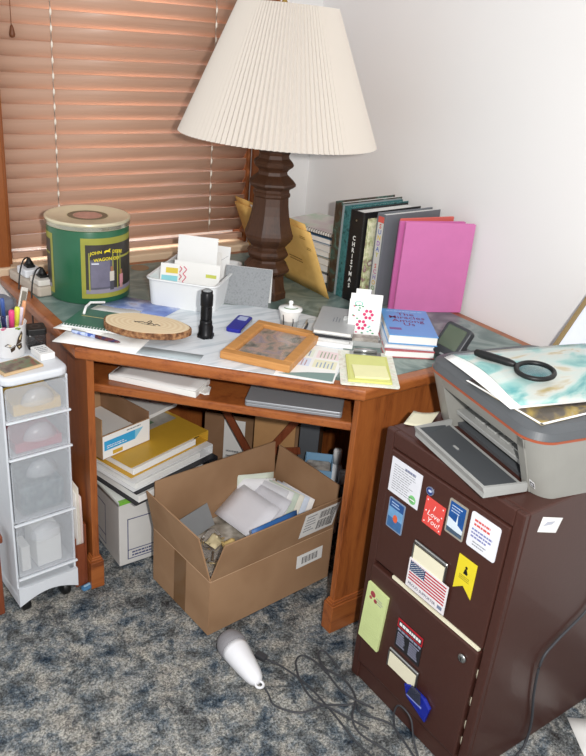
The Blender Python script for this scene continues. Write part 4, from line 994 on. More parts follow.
# crossed wooden slats in front of the box
for k, (p, q, lab) in enumerate((((-.572, -.428, .355), (-.468, -.532, .155), 'reddish wooden slat slanting down to the right behind the carton'), ((-.452, -.548, .190), (-.392, -.608, .365), 'reddish wooden slat slanting up to the right behind the carton'))):
    pass
fr = thing('folding_frame', 'folded reddish wooden rack with crossed slats behind the carton', 'rack', (-.50, -.50, .0012), math.radians(-45))
def slat(a, b, w, t, y):
    a, b = Vector((a[0], y, a[1])), Vector((b[0], y, b[1])); d = (b-a).normalized(); n = Vector((-d.z, 0, d.x))
    m = MB(); c4 = [a-n*w/2, b-n*w/2, b+n*w/2, a+n*w/2]; m.add(c4+[q+Vector((0, t, 0)) for q in c4], [(0, 1, 2, 3), (7, 6, 5, 4), (0, 4, 5, 1), (1, 5, 6, 2), (2, 6, 7, 3), (3, 7, 4, 0)], M_RACK); return m
slat((-.14, .40), (.10, .0), .024, .008, .008).build('slat', fr); slat((.16, .40), (-.10, .0), .024, .008, -.002).build('slat', fr); slat((.02, .225), (.155, .252), .024, .007, -.010).build('slat', fr)
mb = MB(); mb.box((-.01, .020, .0), (.13, .030, .36), plain('#b58a5c', .6, var=.1), .001, 1); tag(mb.build('plywood_sheet', loc=(-.50, -.50, .0012), rot=math.radians(-45)), 'pale plywood sheet standing behind the crossed wooden slats', 'board')
mb = MB(); mb.box((.145, .020, .0), (.21, .032, .385), plain('#55585c', .5), .001, 1); tag(mb.build('hardboard_sheet', loc=(-.50, -.50, .0012), rot=math.radians(-45)), 'dark grey panel standing at the right behind the wooden slats', 'panel')
mb = MB()
fb_ = thing('magazine_file', 'light blue open file box standing at the right under the desk', 'file box', (-.392, -.712, .0012), math.radians(-40))
M_LB = plain('#7fa9c9', .55); w_, d_, h_ = .045, .055, .262; t_ = .003
mb.box((-w_, -d_, 0), (w_, d_, t_), M_LB); mb.box((-w_, -d_, t_), (w_, -d_+t_, h_), M_LB); mb.box((-w_, d_-t_, t_), (w_, d_, h_), M_LB); mb.box((-w_, -d_+t_, t_), (-w_+t_, d_-t_, h_), M_LB); mb.box((w_-t_, -d_+t_, t_), (w_, d_-t_, h_), M_LB); mb.build('body', fb_)
MB().disc(-.02, .21, .006, M_INK, 0, 12, frame_m((0, -d_-.0002, 0), (1, 0, 0), (0, 0, 1), (0, -1, 0))).build('finger_hole', fb_)
mb = MB(); mb.box((-.040, -.050, .0035), (.040, .050, .240), mottled('crumpled_papers', [(.4, '#c9c2b8'), (.6, '#8a8076')], 30., 4.), .008); tag(mb.build('paper_bundle', loc=(-.392, -.712, .0012), rot=math.radians(-40)), 'crumpled papers stuffed in the light blue file box', 'papers')
for k, (x, y, h, r_, hx, cap, lab) in enumerate(((-.318, -.715, .290, .026, '#e4e6e8', '#e9e9e9', 'tall white bottle right of the light blue file box'), (-.335, -.775, .245, .026, '#30343c', '#d9d9d9', 'dark bottle with a pale cap beside the right desk panel'), (-.392, -.800, .200, .024, '#41566f', '#e4e4e4', 'short blue-grey bottle in front of the tall white bottle'))):
    o = thing('spray_bottle', lab, 'bottle', (x, y, .0012))
    MB().lathe([(r_*.9, 0), (r_, .004), (r_, h*.68), (r_*.75, h*.78), (r_*.45, h*.82)], 20, plain(hx, .35)).build('body', o)
    MB().lathe([(r_*.55, h*.8202), (r_*.55, h*.98), (r_*.45, h)], 16, plain(cap, .4)).build('cap', o)
    MB().lathe([(r_*1.01, h*.25), (r_*1.01, h*.55)], 20, plain(('#8fa6c4', '#c9c2b0', '#d8dde2')[k], .5, var=.3, scale=60.), caps=False).build('label', o)

# ------------------------------------------------------------------ carton of mail
KA = math.radians(4.65); kc = Vector((-.938, -.972, 0)) + Vector((math.cos(KA), math.sin(KA), 0))*.222 + Vector((-math.sin(KA), math.cos(KA), 0))*.1445
cart = open_box('cardboard_carton', 'open brown shipping carton full of mail on the carpet', (kc.x, kc.y, .0012), KA, .444, .289, .182, M_BOX, {'front': (.132, .24, .020, .004), 'back': (.155, .03, .004, .004), 'left': (.142, .20, .004, .020), 'right': (.142, .08, .004, .004)}, 'carton')
FK = frame_m((0, -.1447, 0), (1, 0, 0), (0, 0, 1), (0, -1, 0))
lb = MB(); lb.rect(.085, .088, .185, .133, M_PAPER, 0, FK)
for k in range(14): lb.rect(.105+k*.0045, .098, .105+k*.0045+(.0015 if k % 3 else .003), .122, M_INK, .0002, FK)
lb.build('barcode_label', cart)
FF = Matrix.Translation((0, -.1447-.0045, .1826)) @ Matrix.Rotation(.24, 4, 'X') @ frame_m((0, .0037, 0), (1, 0, 0), (0, 0, 1), (0, -1, 0))
lb = MB(); lb.rect(.075, .022, .205, .118, M_PAPER, .0012, FF)
for k in range(22): lb.rect(.135+(k % 11)*.0042, .035 if k < 11 else .080, .135+(k % 11)*.0042+(.0015 if k % 3 else .0028), .072 if k < 11 else .108, M_INK, .0014, FF)
for k in range(9): lb.rect(.180+(k % 9)*.002, .032, .180+(k % 9)*.002+.001, .108, M_INK, .0014, FF)
scribble(lb, .085, .125, .04, .11, 6, M_INKL, FF, 8, z=.0014); lb.build('shipping_label', cart)
tp_ = MB(); FL_ = frame_m((-.2222, 0, 0), (0, -1, 0), (0, 0, 1), (-1, 0, 0)); tp_.rect(-.03, .0, .03, .180, plain('#7d5c3c', .25, coat=.5), 0, FL_); tp_.build('packing_tape', cart)
KM = Matrix.Translation((kc.x, kc.y, .0012)) @ rotz(KA)
def mail(label, x, y, w, h, yaw, lean, hx='#e6e6e8', zb=.1, roll=0., kind='envelope', deco=None, group=None):
    M = KM @ Matrix.Translation((x, y, zb)) @ rotz(yaw) @ Matrix.Rotation(-lean, 4, 'X') @ Matrix.Rotation(roll, 4, 'Y')
    o = thing('envelope', label, kind, M=M, group=group)
    mb = MB(); mb.sheet((-w/2, 0, 0), (w, 0, 0), (0, 0, h), plain(hx, .7, var=.03), .0018, 4, 4, lambda a, b: .002*math.sin(PI*a)); mb.build('body', o)
    FM_ = frame_m((0, -.0004, 0), (1, 0, 0), (0, 0, 1), (0, -1, 0)); d = MB()
    scribble(d, -w*.1, w*.3, h*.35, h*.55, 3, M_INKL, FM_, int(x*1000)+7, .3, .0014); d.rect(w*.34, h*.72, w*.45, h*.92, plain('#9aa6c0', .6), .0014, FM_)
    d.build('print', o)
    return o
MAILG = 'envelopes in the open carton'
mail('large white envelope lying at the left over the ornaments in the carton', -.008, .045, .180, .125, -1.50, .98, '#e4e3e8', .160, .0)
mail('white envelope standing behind the large leaning one in the carton', .062, .040, .150, .115, -1.40, .85, '#dcdce2', .150, .0)
for k in range(6):
    mail(('grey-white envelope at the left end of the standing row of mail', 'white envelope second in the standing row of mail', 'green-striped envelope third in the standing row of mail', 'cream envelope in the middle of the standing row of mail', 'blue-white envelope fifth in the standing row of mail', 'white envelope with an orange edge at the right end of the mail row')[k], .098+k*.0150, .062-.012*k, .130, .108-.003*k, -1.25-.03*k, .62-.05*k, ('#d9dade', '#ececed', '#c9d6c6', '#e6e2d4', '#cfd8e6', '#ece8e4')[k], .150, .03)
mail('tall white envelope at the far right back of the carton', .110, .095, .12, .100, -.45, .30, '#ececee', .150, .06)
mail('greenish white envelope behind the tall one at the carton back', .120, .112, .12, .110, -.30, .16, '#dbe3d4', .150, .05)
mb = MB(); mb.sheet((0, 0, 0), (.17, 0, 0), (0, .02, .10), plain('#3d6fb0', .4), .002, 4, 2); tag(mb.build('blue_folder', M=KM @ Matrix.Translation((-.05, -.112, .150)) @ rotz(.04)), 'blue card lying against the front wall inside the carton', 'card')
o = MB().box((-.2175, -.1400, .0045), (.2175, .1400, .142), mottled('mixed_papers', [(.35, '#6d665c'), (.5, '#a59d90'), (.65, '#cfc9be')], 22., 4.), .004).build('paper_pile', M=KM); tag(o, 'pile of loose papers filling the bottom of the carton', 'papers'); o['kind'] = 'stuff'
gm = MB(); rnd = random.Random(3); M_GOLD = plain('#b9975a', .3, .3)
for k in range(46):
    x, y = rnd.uniform(-.205, -.085), rnd.uniform(-.125, .04); zc = .148+rnd.random()*.028
    gm.tube([(x+rnd.uniform(-.02, .02), y+rnd.uniform(-.02, .02), zc+rnd.uniform(-.004, .016)) for q in range(4)], rnd.choice((.0015, .0022, .003)), rnd.choice((M_GOLD, plain('#d0b884', .4), plain('#6b5a48', .5), plain('#8f7f70', .3))), 6)
o = gm.build('ornament_bits', M=KM); tag(o, 'tangle of gold and brown ornaments at the left end of the carton', 'ornaments'); o['kind'] = 'stuff'
bg = MB(); bg.sheet((-.205, -.128, .160), (.125, 0, 0), (0, .170, .0), frosted('clear_plastic_bag', '#b5aea6', .68, .12), .0006, 14, 14, lambda a, b: .016*math.sin(9*a+3*b)*math.sin(7*b-2*a)+.018)
tag(bg.build('plastic_bag', M=KM), 'crinkled clear plastic bag over the ornaments in the carton', 'bag')
mb = MB(); mb.sheet((0, 0, 0), (.16, 0, 0), (0, .0, .07), plain('#8d8f90', .4), .003, 1, 1); tag(mb.build('grey_folder', M=KM @ Matrix.Translation((-.195, .060, .150)) @ rotz(.25) @ Matrix.Rotation(-.5, 4, 'X')), 'grey folder edge leaning at the left back inside the carton', 'folder')
for (x, y, w_, an, hx, lab) in ((-.130, -.02, .05, .4, '#d8c9a0', 'crumpled cream tag lying on the ornaments in the carton'), (-.100, -.055, .04, -.3, '#d6b878', 'gold paper tag lying on the ornaments in the carton')):
    mb = MB(); mb.sheet((-w_/2, -w_/2, 0), (w_, 0, 0), (0, w_*.7, .01), plain(hx, .6), .001, 4, 4, lambda a, b: .006*math.sin(6*a)*math.sin(5*b)); tag(mb.build('paper_tag', M=KM @ Matrix.Translation((x, y, .198)) @ rotz(an)), lab, 'tag')

# ------------------------------------------------------------------ filing cabinet
FX, FY0, FY1, FH = -.675, -1.273, -1.666, .735
cab = thing('filing_cabinet', 'brown two-drawer metal filing cabinet at the right end of the desk', 'cabinet', (FX, (FY0+FY1)/2, .0012))
hwid = (FY0-FY1)/2
cbm = MB(); cbm.box((.014, -hwid, .0), (.640, hwid, FH-.0012), M_BROWNMETAL, .005, 2); 
cbm.box((.0, -hwid, .0), (.015, -hwid+.022, FH-.0012), M_BROWNMETAL, .003, 2); cbm.box((.0, hwid-.026, .0), (.015, hwid, FH-.0012), M_BROWNMETAL, .003, 2)
cbm.box((.0, -hwid+.0215, FH-.040), (.015, hwid-.0255, FH-.0012), M_BROWNMETAL, .003, 2); cbm.box((.004, -hwid+.0215, .0), (.015, hwid-.0255, .060), M_BROWNMETAL, .002, 2)
cbm.build('body', cab)
def fyz(y, z): return (y-(FY0+FY1)/2, z-.0012)       # world to cabinet
def drawer(y0, y1, z0, z1, x):
    d = MB(); a = fyz(y1, z0); b = fyz(y0, z1); d.box((x, a[0], a[1]), (x+.018, b[0], b[1]), M_BROWNMETAL, .0035, 2)
    return d.build('drawer', cab)
dtop = drawer(-1.298, -1.642, .383, .692, -.001); dlow = drawer(-1.298, -1.640, .066, .374, -.008)
def holder(dr, x, y0, y1, z0, z1):
    a, b = fyz(y1, z0), fyz(y0, z1); h = MB()
    h.box((x-.004, a[0], a[1]), (x-.0002, b[0], b[1]), plain('#55504c', .4, .5), .001, 1); h.box((x-.007, a[0], b[1]-.008), (x-.0002, b[0], b[1]), M_METAL, .002, 1)
    h.box((x-.007, a[0], a[1]), (x-.004, a[0]+.003, b[1]-.008), M_METAL); h.box((x-.007, b[0]-.003, a[1]), (x-.004, b[0], b[1]-.008), M_METAL)
    q = h.build('label_holder', dr)
    MB().box((x-.0065, a[0]+.004, a[1]+.002), (x-.0045, b[0]-.004, b[1]-.012), M_CREAM).build('label_card', q)
holder(dtop, -.001, -1.415, -1.516, .455, .520); holder(dlow, -.008, -1.403, -1.502, .145, .200)
lk = MB(); LKM = frame_m((-.008, fyz(-1.606, .335)[0], fyz(0, .335)[1]), (0, -1, 0), (0, 0, 1), (-1, 0, 0)); lk.lathe([(.0105, .0002), (.0105, .004), (.0085, .006), (.001, .006)], 20, M_METAL, LKM); lk.box((-.001, -.005, .006), (.001, .005, .0064), M_BLACK, M=LKM); lk.build('lock', dlow)
# papers showing over the lower drawer
mb = MB(); mb.box((FX-.004, -1.636, .3755), (FX+.004, -1.365, .3822), M_CREAM); tag(mb.build('file_papers'), 'cream paper edge sticking up from the lower cabinet drawer', 'papers')
for k, zc in enumerate((.30, .22, .15, .10)):
    mb = MB(); mb.sheet((FX+.006, -1.6415, zc), (0, -.004, .004), (0, .003, .022), M_CREAM, .0008); tag(mb.build('paper_scrap'), ('torn paper bit just below the paper edge at the lower drawer side', 'torn paper bit at mid height in the lower drawer side gap', 'torn paper bit low in the lower drawer side gap', 'lowest torn paper bit in the lower drawer side gap')[k], 'paper')

# magnets and notes on the drawer faces: local x to the right (-Y), y up
def face(x, y, z, roll=0.): return frame_m((x, y, z), (0, -1, 0), (0, 0, 1), (-1, 0, 0)) @ rotz(roll)
def magnet(name, label, cat, y0, y1, z0, z1, mat, r=.003, th=.0016, low=False, deco=None, roll=0.):
    x = FX+(-.008 if low else -.001)-.0003; w, h = abs(y0-y1), z1-z0
    o = thing(name, label, cat, M=face(x, (y0+y1)/2, (z0+z1)/2, roll))
    MB().prism(rpoly(w, h, r, 4), 0, th, mat, 0).build('plate', o)
    if deco:
        d = MB(); deco(d, w, h, th); d.build('print', o)
    return o
def dw1(d, w, h, t): scribble(d, -w*.4, w*.36, -h*.40, h*.36, 11, M_INKL, None, 3, .28, t); scribble(d, -w*.05, w*.4, h*.30, h*.42, 1, plain('#7a7f9a', .6), None, 5, .5, t); d.disc(w*.30, -h*.32, .011, plain('#7cc47c', .5), t); d.rect(w*.22, -h*.34, w*.38, -h*.31, M_WHITE, t+.0002)
magnet('reminder_sheet', 'white printed sheet with a green dot at the top left of the cabinet', 'sheet', -1.306, -1.403, .588, .677, plain('#dfe0e6', .4), .001, .0008, deco=dw1)
def dsea(d, w, h, t): d.rect(-w*.44, -h*.46, w*.44, -h*.12, plain('#3f6a9a', .4, var=.3, scale=60.), t); d.rect(-w*.44, -h*.12, w*.44, h*.2, plain('#6f9fc8', .4, var=.2, scale=60.), t); d.rect(-w*.44, h*.2, w*.44, h*.46, plain('#27508c', .4), t); d.disc(w*.02, -h*.10, .0075, plain('#d8603a', .5), t+.0002, ry=.010); scribble(d, -w*.32, w*.34, h*.24, h*.42, 2, plain('#a9c4e4', .5), None, 2, .4, t+.0002)
magnet('prayer_card', 'small blue picture magnet with an orange shape, below the printed sheet', 'magnet', -1.317, -1.369, .497, .577, plain('#7d8fa8', .4), .004, deco=dsea)
def dbadge(d, w, h, t): d.disc(0, 0, .0085, plain('#2b3f7c', .3), t); d.disc(.001, .001, .005, plain('#c9d2e4', .3), t+.0002, ry=.003); d.flat([(.004, .004), (.012, .012), (.010, .002)], plain('#8a90a0', .4), t+.0002)
magnet('button_magnet', 'small round blue and silver magnet above the red card', 'magnet', -1.420, -1.441, .645, .665, plain('#8a94ac', .3, .4), .0102, .003, deco=dbadge)
def dred(d, w, h, t):
    Wt = plain('#f6e8e4', .5)
    for k, s in enumerate(('I', 'Love', 'You!')): d.text(s, .019, (-.002, 0, .002)[k], h*.23-k*h*.25, Wt, t, shear=.25, bold=.005)
    for (x, y) in ((-.4, .4), (.4, .4), (-.4, -.4), (.4, -.4), (-.4, 0), (.4, .1)): d.disc(w*x, h*y, .0018, Wt, t, 8)
magnet('love_note_magnet', 'red square magnet with white handwritten script', 'magnet', -1.423, -1.480, .571, .640, plain('#dd4f48', .45), .001, deco=dred, roll=-.03)
def dship(d, w, h, t): d.rect(-w*.42, -h*.44, w*.42, h*.44, plain('#1f4f8f', .35, var=.3, scale=40.), t); d.flat([(-w*.42, -h*.30), (w*.42, -h*.34), (w*.42, -h*.20), (w*.12, -h*.12), (w*.06, h*.22), (w*.02, -h*.08), (-w*.42, -h*.02)], plain('#d3dfe8', .4), t+.0002); d.rect(-w*.42, -h*.44, w*.42, -h*.32, plain('#46586a', .4, var=.4, scale=80.), t+.0002); scribble(d, -w*.32, w*.30, h*.14, h*.38, 3, plain('#b9cbe4', .5), None, 4, .35, t+.0004)
magnet('travel_magnet', 'blue picture magnet with a white ship between red and white cards', 'magnet', -1.487, -1.538, .590, .673, plain('#9a9488', .4), .004, deco=dship)
def dw2(d, w, h, t): scribble(d, -w*.36, w*.38, h*.12, h*.36, 2, plain('#d0564e', .5), None, 6, .5, t); scribble(d, -w*.40, w*.40, -h*.22, h*.08, 3, plain('#7a7fae', .5), None, 7, .5, t); scribble(d, -w*.3, w*.2, -h*.42, -h*.26, 2, M_INKL, None, 8, .4, t)
magnet('memo_magnet', 'white rounded magnet with red and blue lines at the top right', 'magnet', -1.548, -1.624, .595, .678, plain('#e2e3ea', .4), .006, deco=dw2)
def dflag(d, w, h, t):
    x0, x1, y0, y1 = -w/2+.005, w/2-.005, -h/2+.022, h/2-.005; sh = (y1-y0)/13; R_ = plain('#b8323e', .5)
    for k in range(0, 13, 2): d.rect(x0, y1-(k+1)*sh, x1, y1-k*sh, R_, t)
    d.rect(x0, y1-7*sh, x0+(x1-x0)*.42, y1, plain('#33476b', .5), t+.0003)
    for r_ in range(9):
        for c_ in range(6 if r_ % 2 == 0 else 5):
            d.disc(x0+(x1-x0)*.42*((c_+.5)/6+(.083 if r_ % 2 else 0)), y1-7*sh*(r_+.5)/9, .0012, M_WHITE, t+.0005, 5)
    d.text('PROUD SUPPORTER', .0105, -.010, -h/2+.011, plain('#4a4f63', .5), t, bold=.01, sx=.92); d.rect(w/2-.021, -h/2+.007, w/2-.007, -h/2+.016, plain('#7a8298', .5), t)
magnet('flag_magnet', 'white-bordered American flag magnet on the upper drawer', 'magnet', -1.413, -1.534, .395, .472, plain('#e9e4e6', .45), .001, deco=dflag, th=.0014).location.x -= .0068
def drib(mb, t):
    pass
o = thing('ribbon_magnet', 'yellow swallow-tailed ribbon magnet with a small black figure', 'magnet', M=face(FX-.0013, -1.563, .520))
w_, h_ = .050, .088
MB().prism([(-w_/2, -h_/2), (0, -h_/2+.020), (w_/2, -h_/2), (w_/2, h_/2), (-w_/2, h_/2)], 0, .0014, plain('#e2cf2c', .5)).build('plate', o)
d = MB(); d.disc(0, .022, .0034, M_BLACK, .0014, 12); d.flat([(-.006, .005), (.005, .005), (.006, .010), (.001, .019), (-.003, .018)], M_BLACK, .0014); scribble(d, -.015, .015, -.012, .001, 3, plain('#8a7a20', .5), None, 3, .4, .0014); d.build('emblem', o)
def dpad(d, w, h, t):
    rr = plain('#a8444c', .5, var=.4, scale=80.)
    d.disc(-w*.18, h*.36, .009, rr, t, 9); d.disc(-w*.02, h*.28, .006, rr, t, 8); d.disc(-w*.26, h*.28, .005, rr, t, 7); scribble(d, 0, w*.36, h*.25, h*.36, 3, M_INKL, None, 5, .3, t)
    for k in range(9): d.rect(-w*.40, h*.14-k*h*.065, w*.40, h*.14-k*h*.065+.0006, plain('#aebf82', .6), t)
magnet('list_pad', 'pale green list pad with a red rose stuck to the lower drawer', 'note pad', -1.297, -1.369, .150, .324, plain('#cfdc9a', .65), .002, .006, True, deco=dpad, roll=-.05)
def dblk(d, w, h, t):
    d.rect(-w/2, h*.20, w/2, h/2, plain('#b3202c', .45), t); d.rect(-w*.46, h*.25, w*.46, h*.43, plain('#2a2a2e', .5), t+.0002); scribble(d, -w*.42, w*.42, h*.28, h*.40, 1, M_WHITE, None, 12, .8, t+.0004, False)
    scribble(d, -w*.46, w*.46, h*.08, h*.18, 1, plain('#8d8fa4', .5), None, 5, .7, t, False); scribble(d, -w*.44, -w*.08, -h*.42, h*.05, 6, plain('#8d8fa4', .5), None, 2, .6, t); scribble(d, w*.04, w*.46, -h*.42, h*.05, 6, plain('#8d8fa4', .5), None, 4, .6, t)
magnet('sports_magnet', 'black magnet with a red header above the lower label holder', 'magnet', -1.412, -1.495, .212, .296, plain('#232327', .4), .001, .0014, True, deco=dblk)
cl = thing('chip_clip', 'dark blue plastic bag clip hanging low on the lower drawer', 'clip', M=face(FX-.0083, -1.512, .130, 0.))
MB().prism([(-.042, .012), (-.024, .024), (.024, .022), (.044, .008), (.036, -.040), (-.030, -.016)], 0, .010, frosted('deep_blue_plastic', '#1f2d9c', .15, .12), .003, 2).build('jaw', cl)
MB().prism([(-.024, .002), (-.014, .034), (.014, .034), (.020, .002)], .0105, .018, frosted('smoky_clip_plastic', '#3a3d4c', .3, .12), .003, 2).build('lever', cl)
d = MB(); d.rect(-.028, -.010, .022, -.005, plain('#8f9bd8', .4), .0103); d.build('print', cl)
# the label on the cabinet's side
mb = MB(); SM = frame_m((-.588, FY1-.0004, .684), (1, 0, 0), (0, 0, 1), (0, -1, 0)); mb.flat([(-.036, -.003), (-.029, .030), (.042, .004), (.030, -.028)], M_PAPER, 0, SM); mb.flat([(-.022, .006), (-.010, .012), (.018, .004), (.008, .000)], plain('#b9bcc8', .6), .0003, SM)
tag(mb.build('side_sticker'), 'white paper label stuck on the side of the brown cabinet', 'label')
nt_ = MB(); nt_.sheet((-.640, -1.288, FH+.0005), (.055, -.030, 0), (.060, .032, 0), plain('#dbd6bc', .7), .0006, 6, 6, lambda a, b: .010*(a-.5)**2*2+.004*b)
tag(nt_.build('paper_note'), 'curled cream note on the cabinet top beside the printer tray', 'note')

# ------------------------------------------------------------------ printer
PA = math.radians(-12.4)
pr = thing('inkjet_printer', 'grey all-in-one printer with its tray folded out on the cabinet', 'printer', (-.456, -1.484, FH+.0004), PA)
hx_, hy_ = .166, .197
M_PG = plain('#8f8e88', .42); M_PD = plain('#54575a', .45); M_PL = plain('#a3a4a1', .4)
def flare(mb, z_top=.1285):
    # the front face leans back towards its foot
    out = []
    for x, y, z in mb.v:
        u = max(0., min(1., (-.02-x)/(hx_-.02))); q = 1-max(0, z)/z_top
        x += .050*u*q; y *= 1-.015*max(0, q)
        out.append((x, y, z))
    mb.v = out
    return mb
def loft(mb, poly, zs, mat):
    n = len(poly); vs = [(x, y, z) for z in zs for x, y in poly]; fs = [tuple(range(n))[::-1], tuple((len(zs)-1)*n+i for i in range(n))]
    for k in range(len(zs)-1):
        for i in range(n): fs.append((k*n+i, k*n+(i+1) % n, (k+1)*n+(i+1) % n, (k+1)*n+i))
    return mb.add(vs, fs, mat)
sl0, sl1 = -.160, .122
RC = .055
right_block = [(-hx_+.002, sl0)] + [(-hx_+.002+RC*(1-math.cos(t)), -hy_+.002+RC*(1-math.sin(t))) for t in [PI/2*i/18 for i in range(19)]] + [(hx_-.01, -hy_+.002), (hx_-.01, sl0)]
left_block = [(-hx_+.002, sl1), (hx_-.01, sl1), (hx_-.01, hy_-.002)] + [(-hx_+.002+RC*(1-math.sin(t)), hy_-.002-RC*(1-math.cos(t))) for t in [PI/2*i/18 for i in range(19)]]
b_ = MB(); ZL = [0, .002, .03, .06, .09, .128]
loft(b_, right_block, ZL, M_PG); loft(b_, left_block, ZL, M_PG)
b_.box((-hx_+.002, sl0, .104), (hx_-.01, sl1, .128), M_PG, .001); b_.box((-hx_+.115, sl0, 0), (hx_-.01, sl1, .104), M_PL)
flare(b_).build('body', pr)
il = MB(); il.box((-hx_+.030, sl0+.001, .0), (-hx_+.112, sl1-.001, .010), M_PD)
il.box((-hx_+.030, sl0+.001, .032), (-hx_+.112, sl1-.001, .044), M_PL, .002); il.box((-hx_+.075, sl0+.001, .0445), (-hx_+.112, sl1-.001, .060), plain('#b1b2b0', .4))
il.box((-hx_+.060, sl0+.001, .088), (-hx_+.112, sl1-.05, .1035), M_BLACK)
for k in range(5): il.box((-hx_+.050, sl0+.02+k*.045, .0445), (-hx_+.074, sl0+.050+k*.045, .050), M_PL, .001)
flare(il).build('paper_path', pr)
def pbody(z0, z1, shrink0, shrink1, r, mat, mb, n=18):
    o0 = rpoly(2*hx_-2*shrink0, 2*hy_-2*shrink0, r, n); o1 = rpoly(2*hx_-2*shrink1, 2*hy_-2*shrink1, r, n); k = len(o0)
    mb.add([(x, y, z0) for x, y in o0]+[(x, y, z1) for x, y in o1], [tuple(range(k))[::-1], tuple(k+i for i in range(k))]+[(i, (i+1) % k, k+(i+1) % k, k+i) for i in range(k)], mat)
rim = MB(); pbody(.1285, .134, .001, .0, RC, plain('#a5553a', .45), rim); rim.build('orange_band', pr)
top = MB(); pbody(.1345, .150, .0005, .005, RC, M_PD, top); pbody(.1502, .160, .005, .020, RC-.006, M_PD, top); top.build('scanner_lid', pr)
lg = MB(); LGM = frame_m((-hx_+.0365, -.177, .034), (0, -1, 0), (-.36, 0, .93), (-.93, 0, -.36)); lg.rect(-.008, -.008, .008, .008, plain('#e6e6e6', .4), .001, LGM); lg.rect(-.0062, -.006, .0062, .004, plain('#2a2a2e', .4), .0012, LGM); lg.rect(-.004, -.003, .004, .001, plain('#c9c9cc', .4), .0014, LGM); lg.build('emblem', pr)
# output tray folded out towards the room
ya, yb = sl0+.002, sl1-.026; xb, xf = -hx_+.046, -hx_-.060
ZB, ZF = .010, .016
tr = MB(); tr.add([(xb, sl0+.003, ZB-.008), (xb, sl1-.003, ZB-.008), (xf, yb, ZF-.010), (xf, ya, ZF-.010), (xb, sl0+.003, ZB), (xb, sl1-.003, ZB), (xf, yb, ZF), (xf, ya, ZF)], [(0, 1, 2, 3), (7, 6, 5, 4), (0, 4, 5, 1), (1, 5, 6, 2), (2, 6, 7, 3), (3, 7, 4, 0)], M_PL)
tray = tr.build('output_tray', pr)
ti = MB(); q0, q1 = (xb-.010, sl0+.014), (xb-.010, sl1-.014); p0, p1 = (xf+.016, ya+.018), (xf+.016, yb-.020)
ti.add([(q0[0], q0[1], ZB+.0012), (q1[0], q1[1], ZB+.0012), (p1[0], p1[1], ZF+.0004), (p0[0], p0[1], ZF+.0004), (q0[0], q0[1], ZB+.0024), (q1[0], q1[1], ZB+.0024), (p1[0], p1[1], ZF+.0016), (p0[0], p0[1], ZF+.0016)], [(0, 1, 2, 3), (7, 6, 5, 4), (0, 4, 5, 1), (1, 5, 6, 2), (2, 6, 7, 3), (3, 7, 4, 0)], M_DGREY)
# turned-up wings of the bed
for (yy, y2, sg) in ((ya+.018, ya+.002, 1), (yb-.020, yb-.002, -1)):
    a_ = [(xf+.016, yy, ZF+.0016), (xb-.02, sl0+.016 if sg > 0 else sl1-.016, ZB+.0024), (xb-.02, sl0+.010 if sg > 0 else sl1-.010, ZB+.006), (xf+.004, y2, ZF+.0125)]
    ti.add(a_ + [(x, y, z-.0012) for x, y, z in a_], [(0, 1, 2, 3), (7, 6, 5, 4), (0, 4, 5, 1), (1, 5, 6, 2), (2, 6, 7, 3), (3, 7, 4, 0)], M_DGREY)
a_ = [(xf+.016, ya+.018, ZF+.0016), (xf+.016, yb-.020, ZF+.0016), (xf+.004, yb-.002, ZF+.0125), (xf+.004, ya+.002, ZF+.0125)]
ti.add(a_ + [(x-.0012, y, z-.0012) for x, y, z in a_], [(0, 1, 2, 3), (7, 6, 5, 4), (0, 4, 5, 1), (1, 5, 6, 2), (2, 6, 7, 3), (3, 7, 4, 0)], M_DGREY)
ti.build('tray_bed', tray)
st_ = MB(); a_ = [(xf, ya, ZF+.0002), (xf, yb, ZF+.0002), (xf-.006, yb, ZF+.014), (xf-.006, ya, ZF+.014)]
st_.add(a_ + [(x+.008, y, z) for x, y, z in a_], [(3, 2, 1, 0), (4, 5, 6, 7), (0, 1, 5, 4), (1, 2, 6, 5), (2, 3, 7, 6), (3, 0, 4, 7)], M_PL); st_.build('tray_stop', tray)
for (p, q) in (((xb, sl0+.003), (xf, ya)), ((xb, sl1-.003), (xf, yb))):
    tw_ = MB(); s_ = .006 if p[1] < 0 else -.006
    tw_.add([(p[0], p[1], ZB+.0002), (q[0], q[1], ZF+.0002), (q[0], q[1]+s_, ZF+.0002), (p[0], p[1]+s_, ZB+.0002), (p[0], p[1], ZB+.012), (q[0], q[1], ZF+.014), (q[0], q[1]+s_, ZF+.014), (p[0], p[1]+s_, ZB+.012)], [(3, 2, 1, 0), (4, 5, 6, 7), (0, 1, 5, 4), (1, 2, 6, 5), (2, 3, 7, 6), (3, 0, 4, 7)], M_PL)
    tw_.build('tray_rail', tray)
ct = MB(); ct.prism(rpoly(.010, .024, .004), 0, .0012, M_PD, .0003, 1, M=Matrix.Translation(((xb+xf)/2-.005, .01, (ZB+ZF)/2+.0024))); ct.prism(rpoly(.006, .018, .0029), .0013, .0018, M_PL, 0, M=Matrix.Translation(((xb+xf)/2-.005, .01, (ZB+ZF)/2+.0024))); ct.build('tray_catch', tray)
PT = FH+.0004+.160
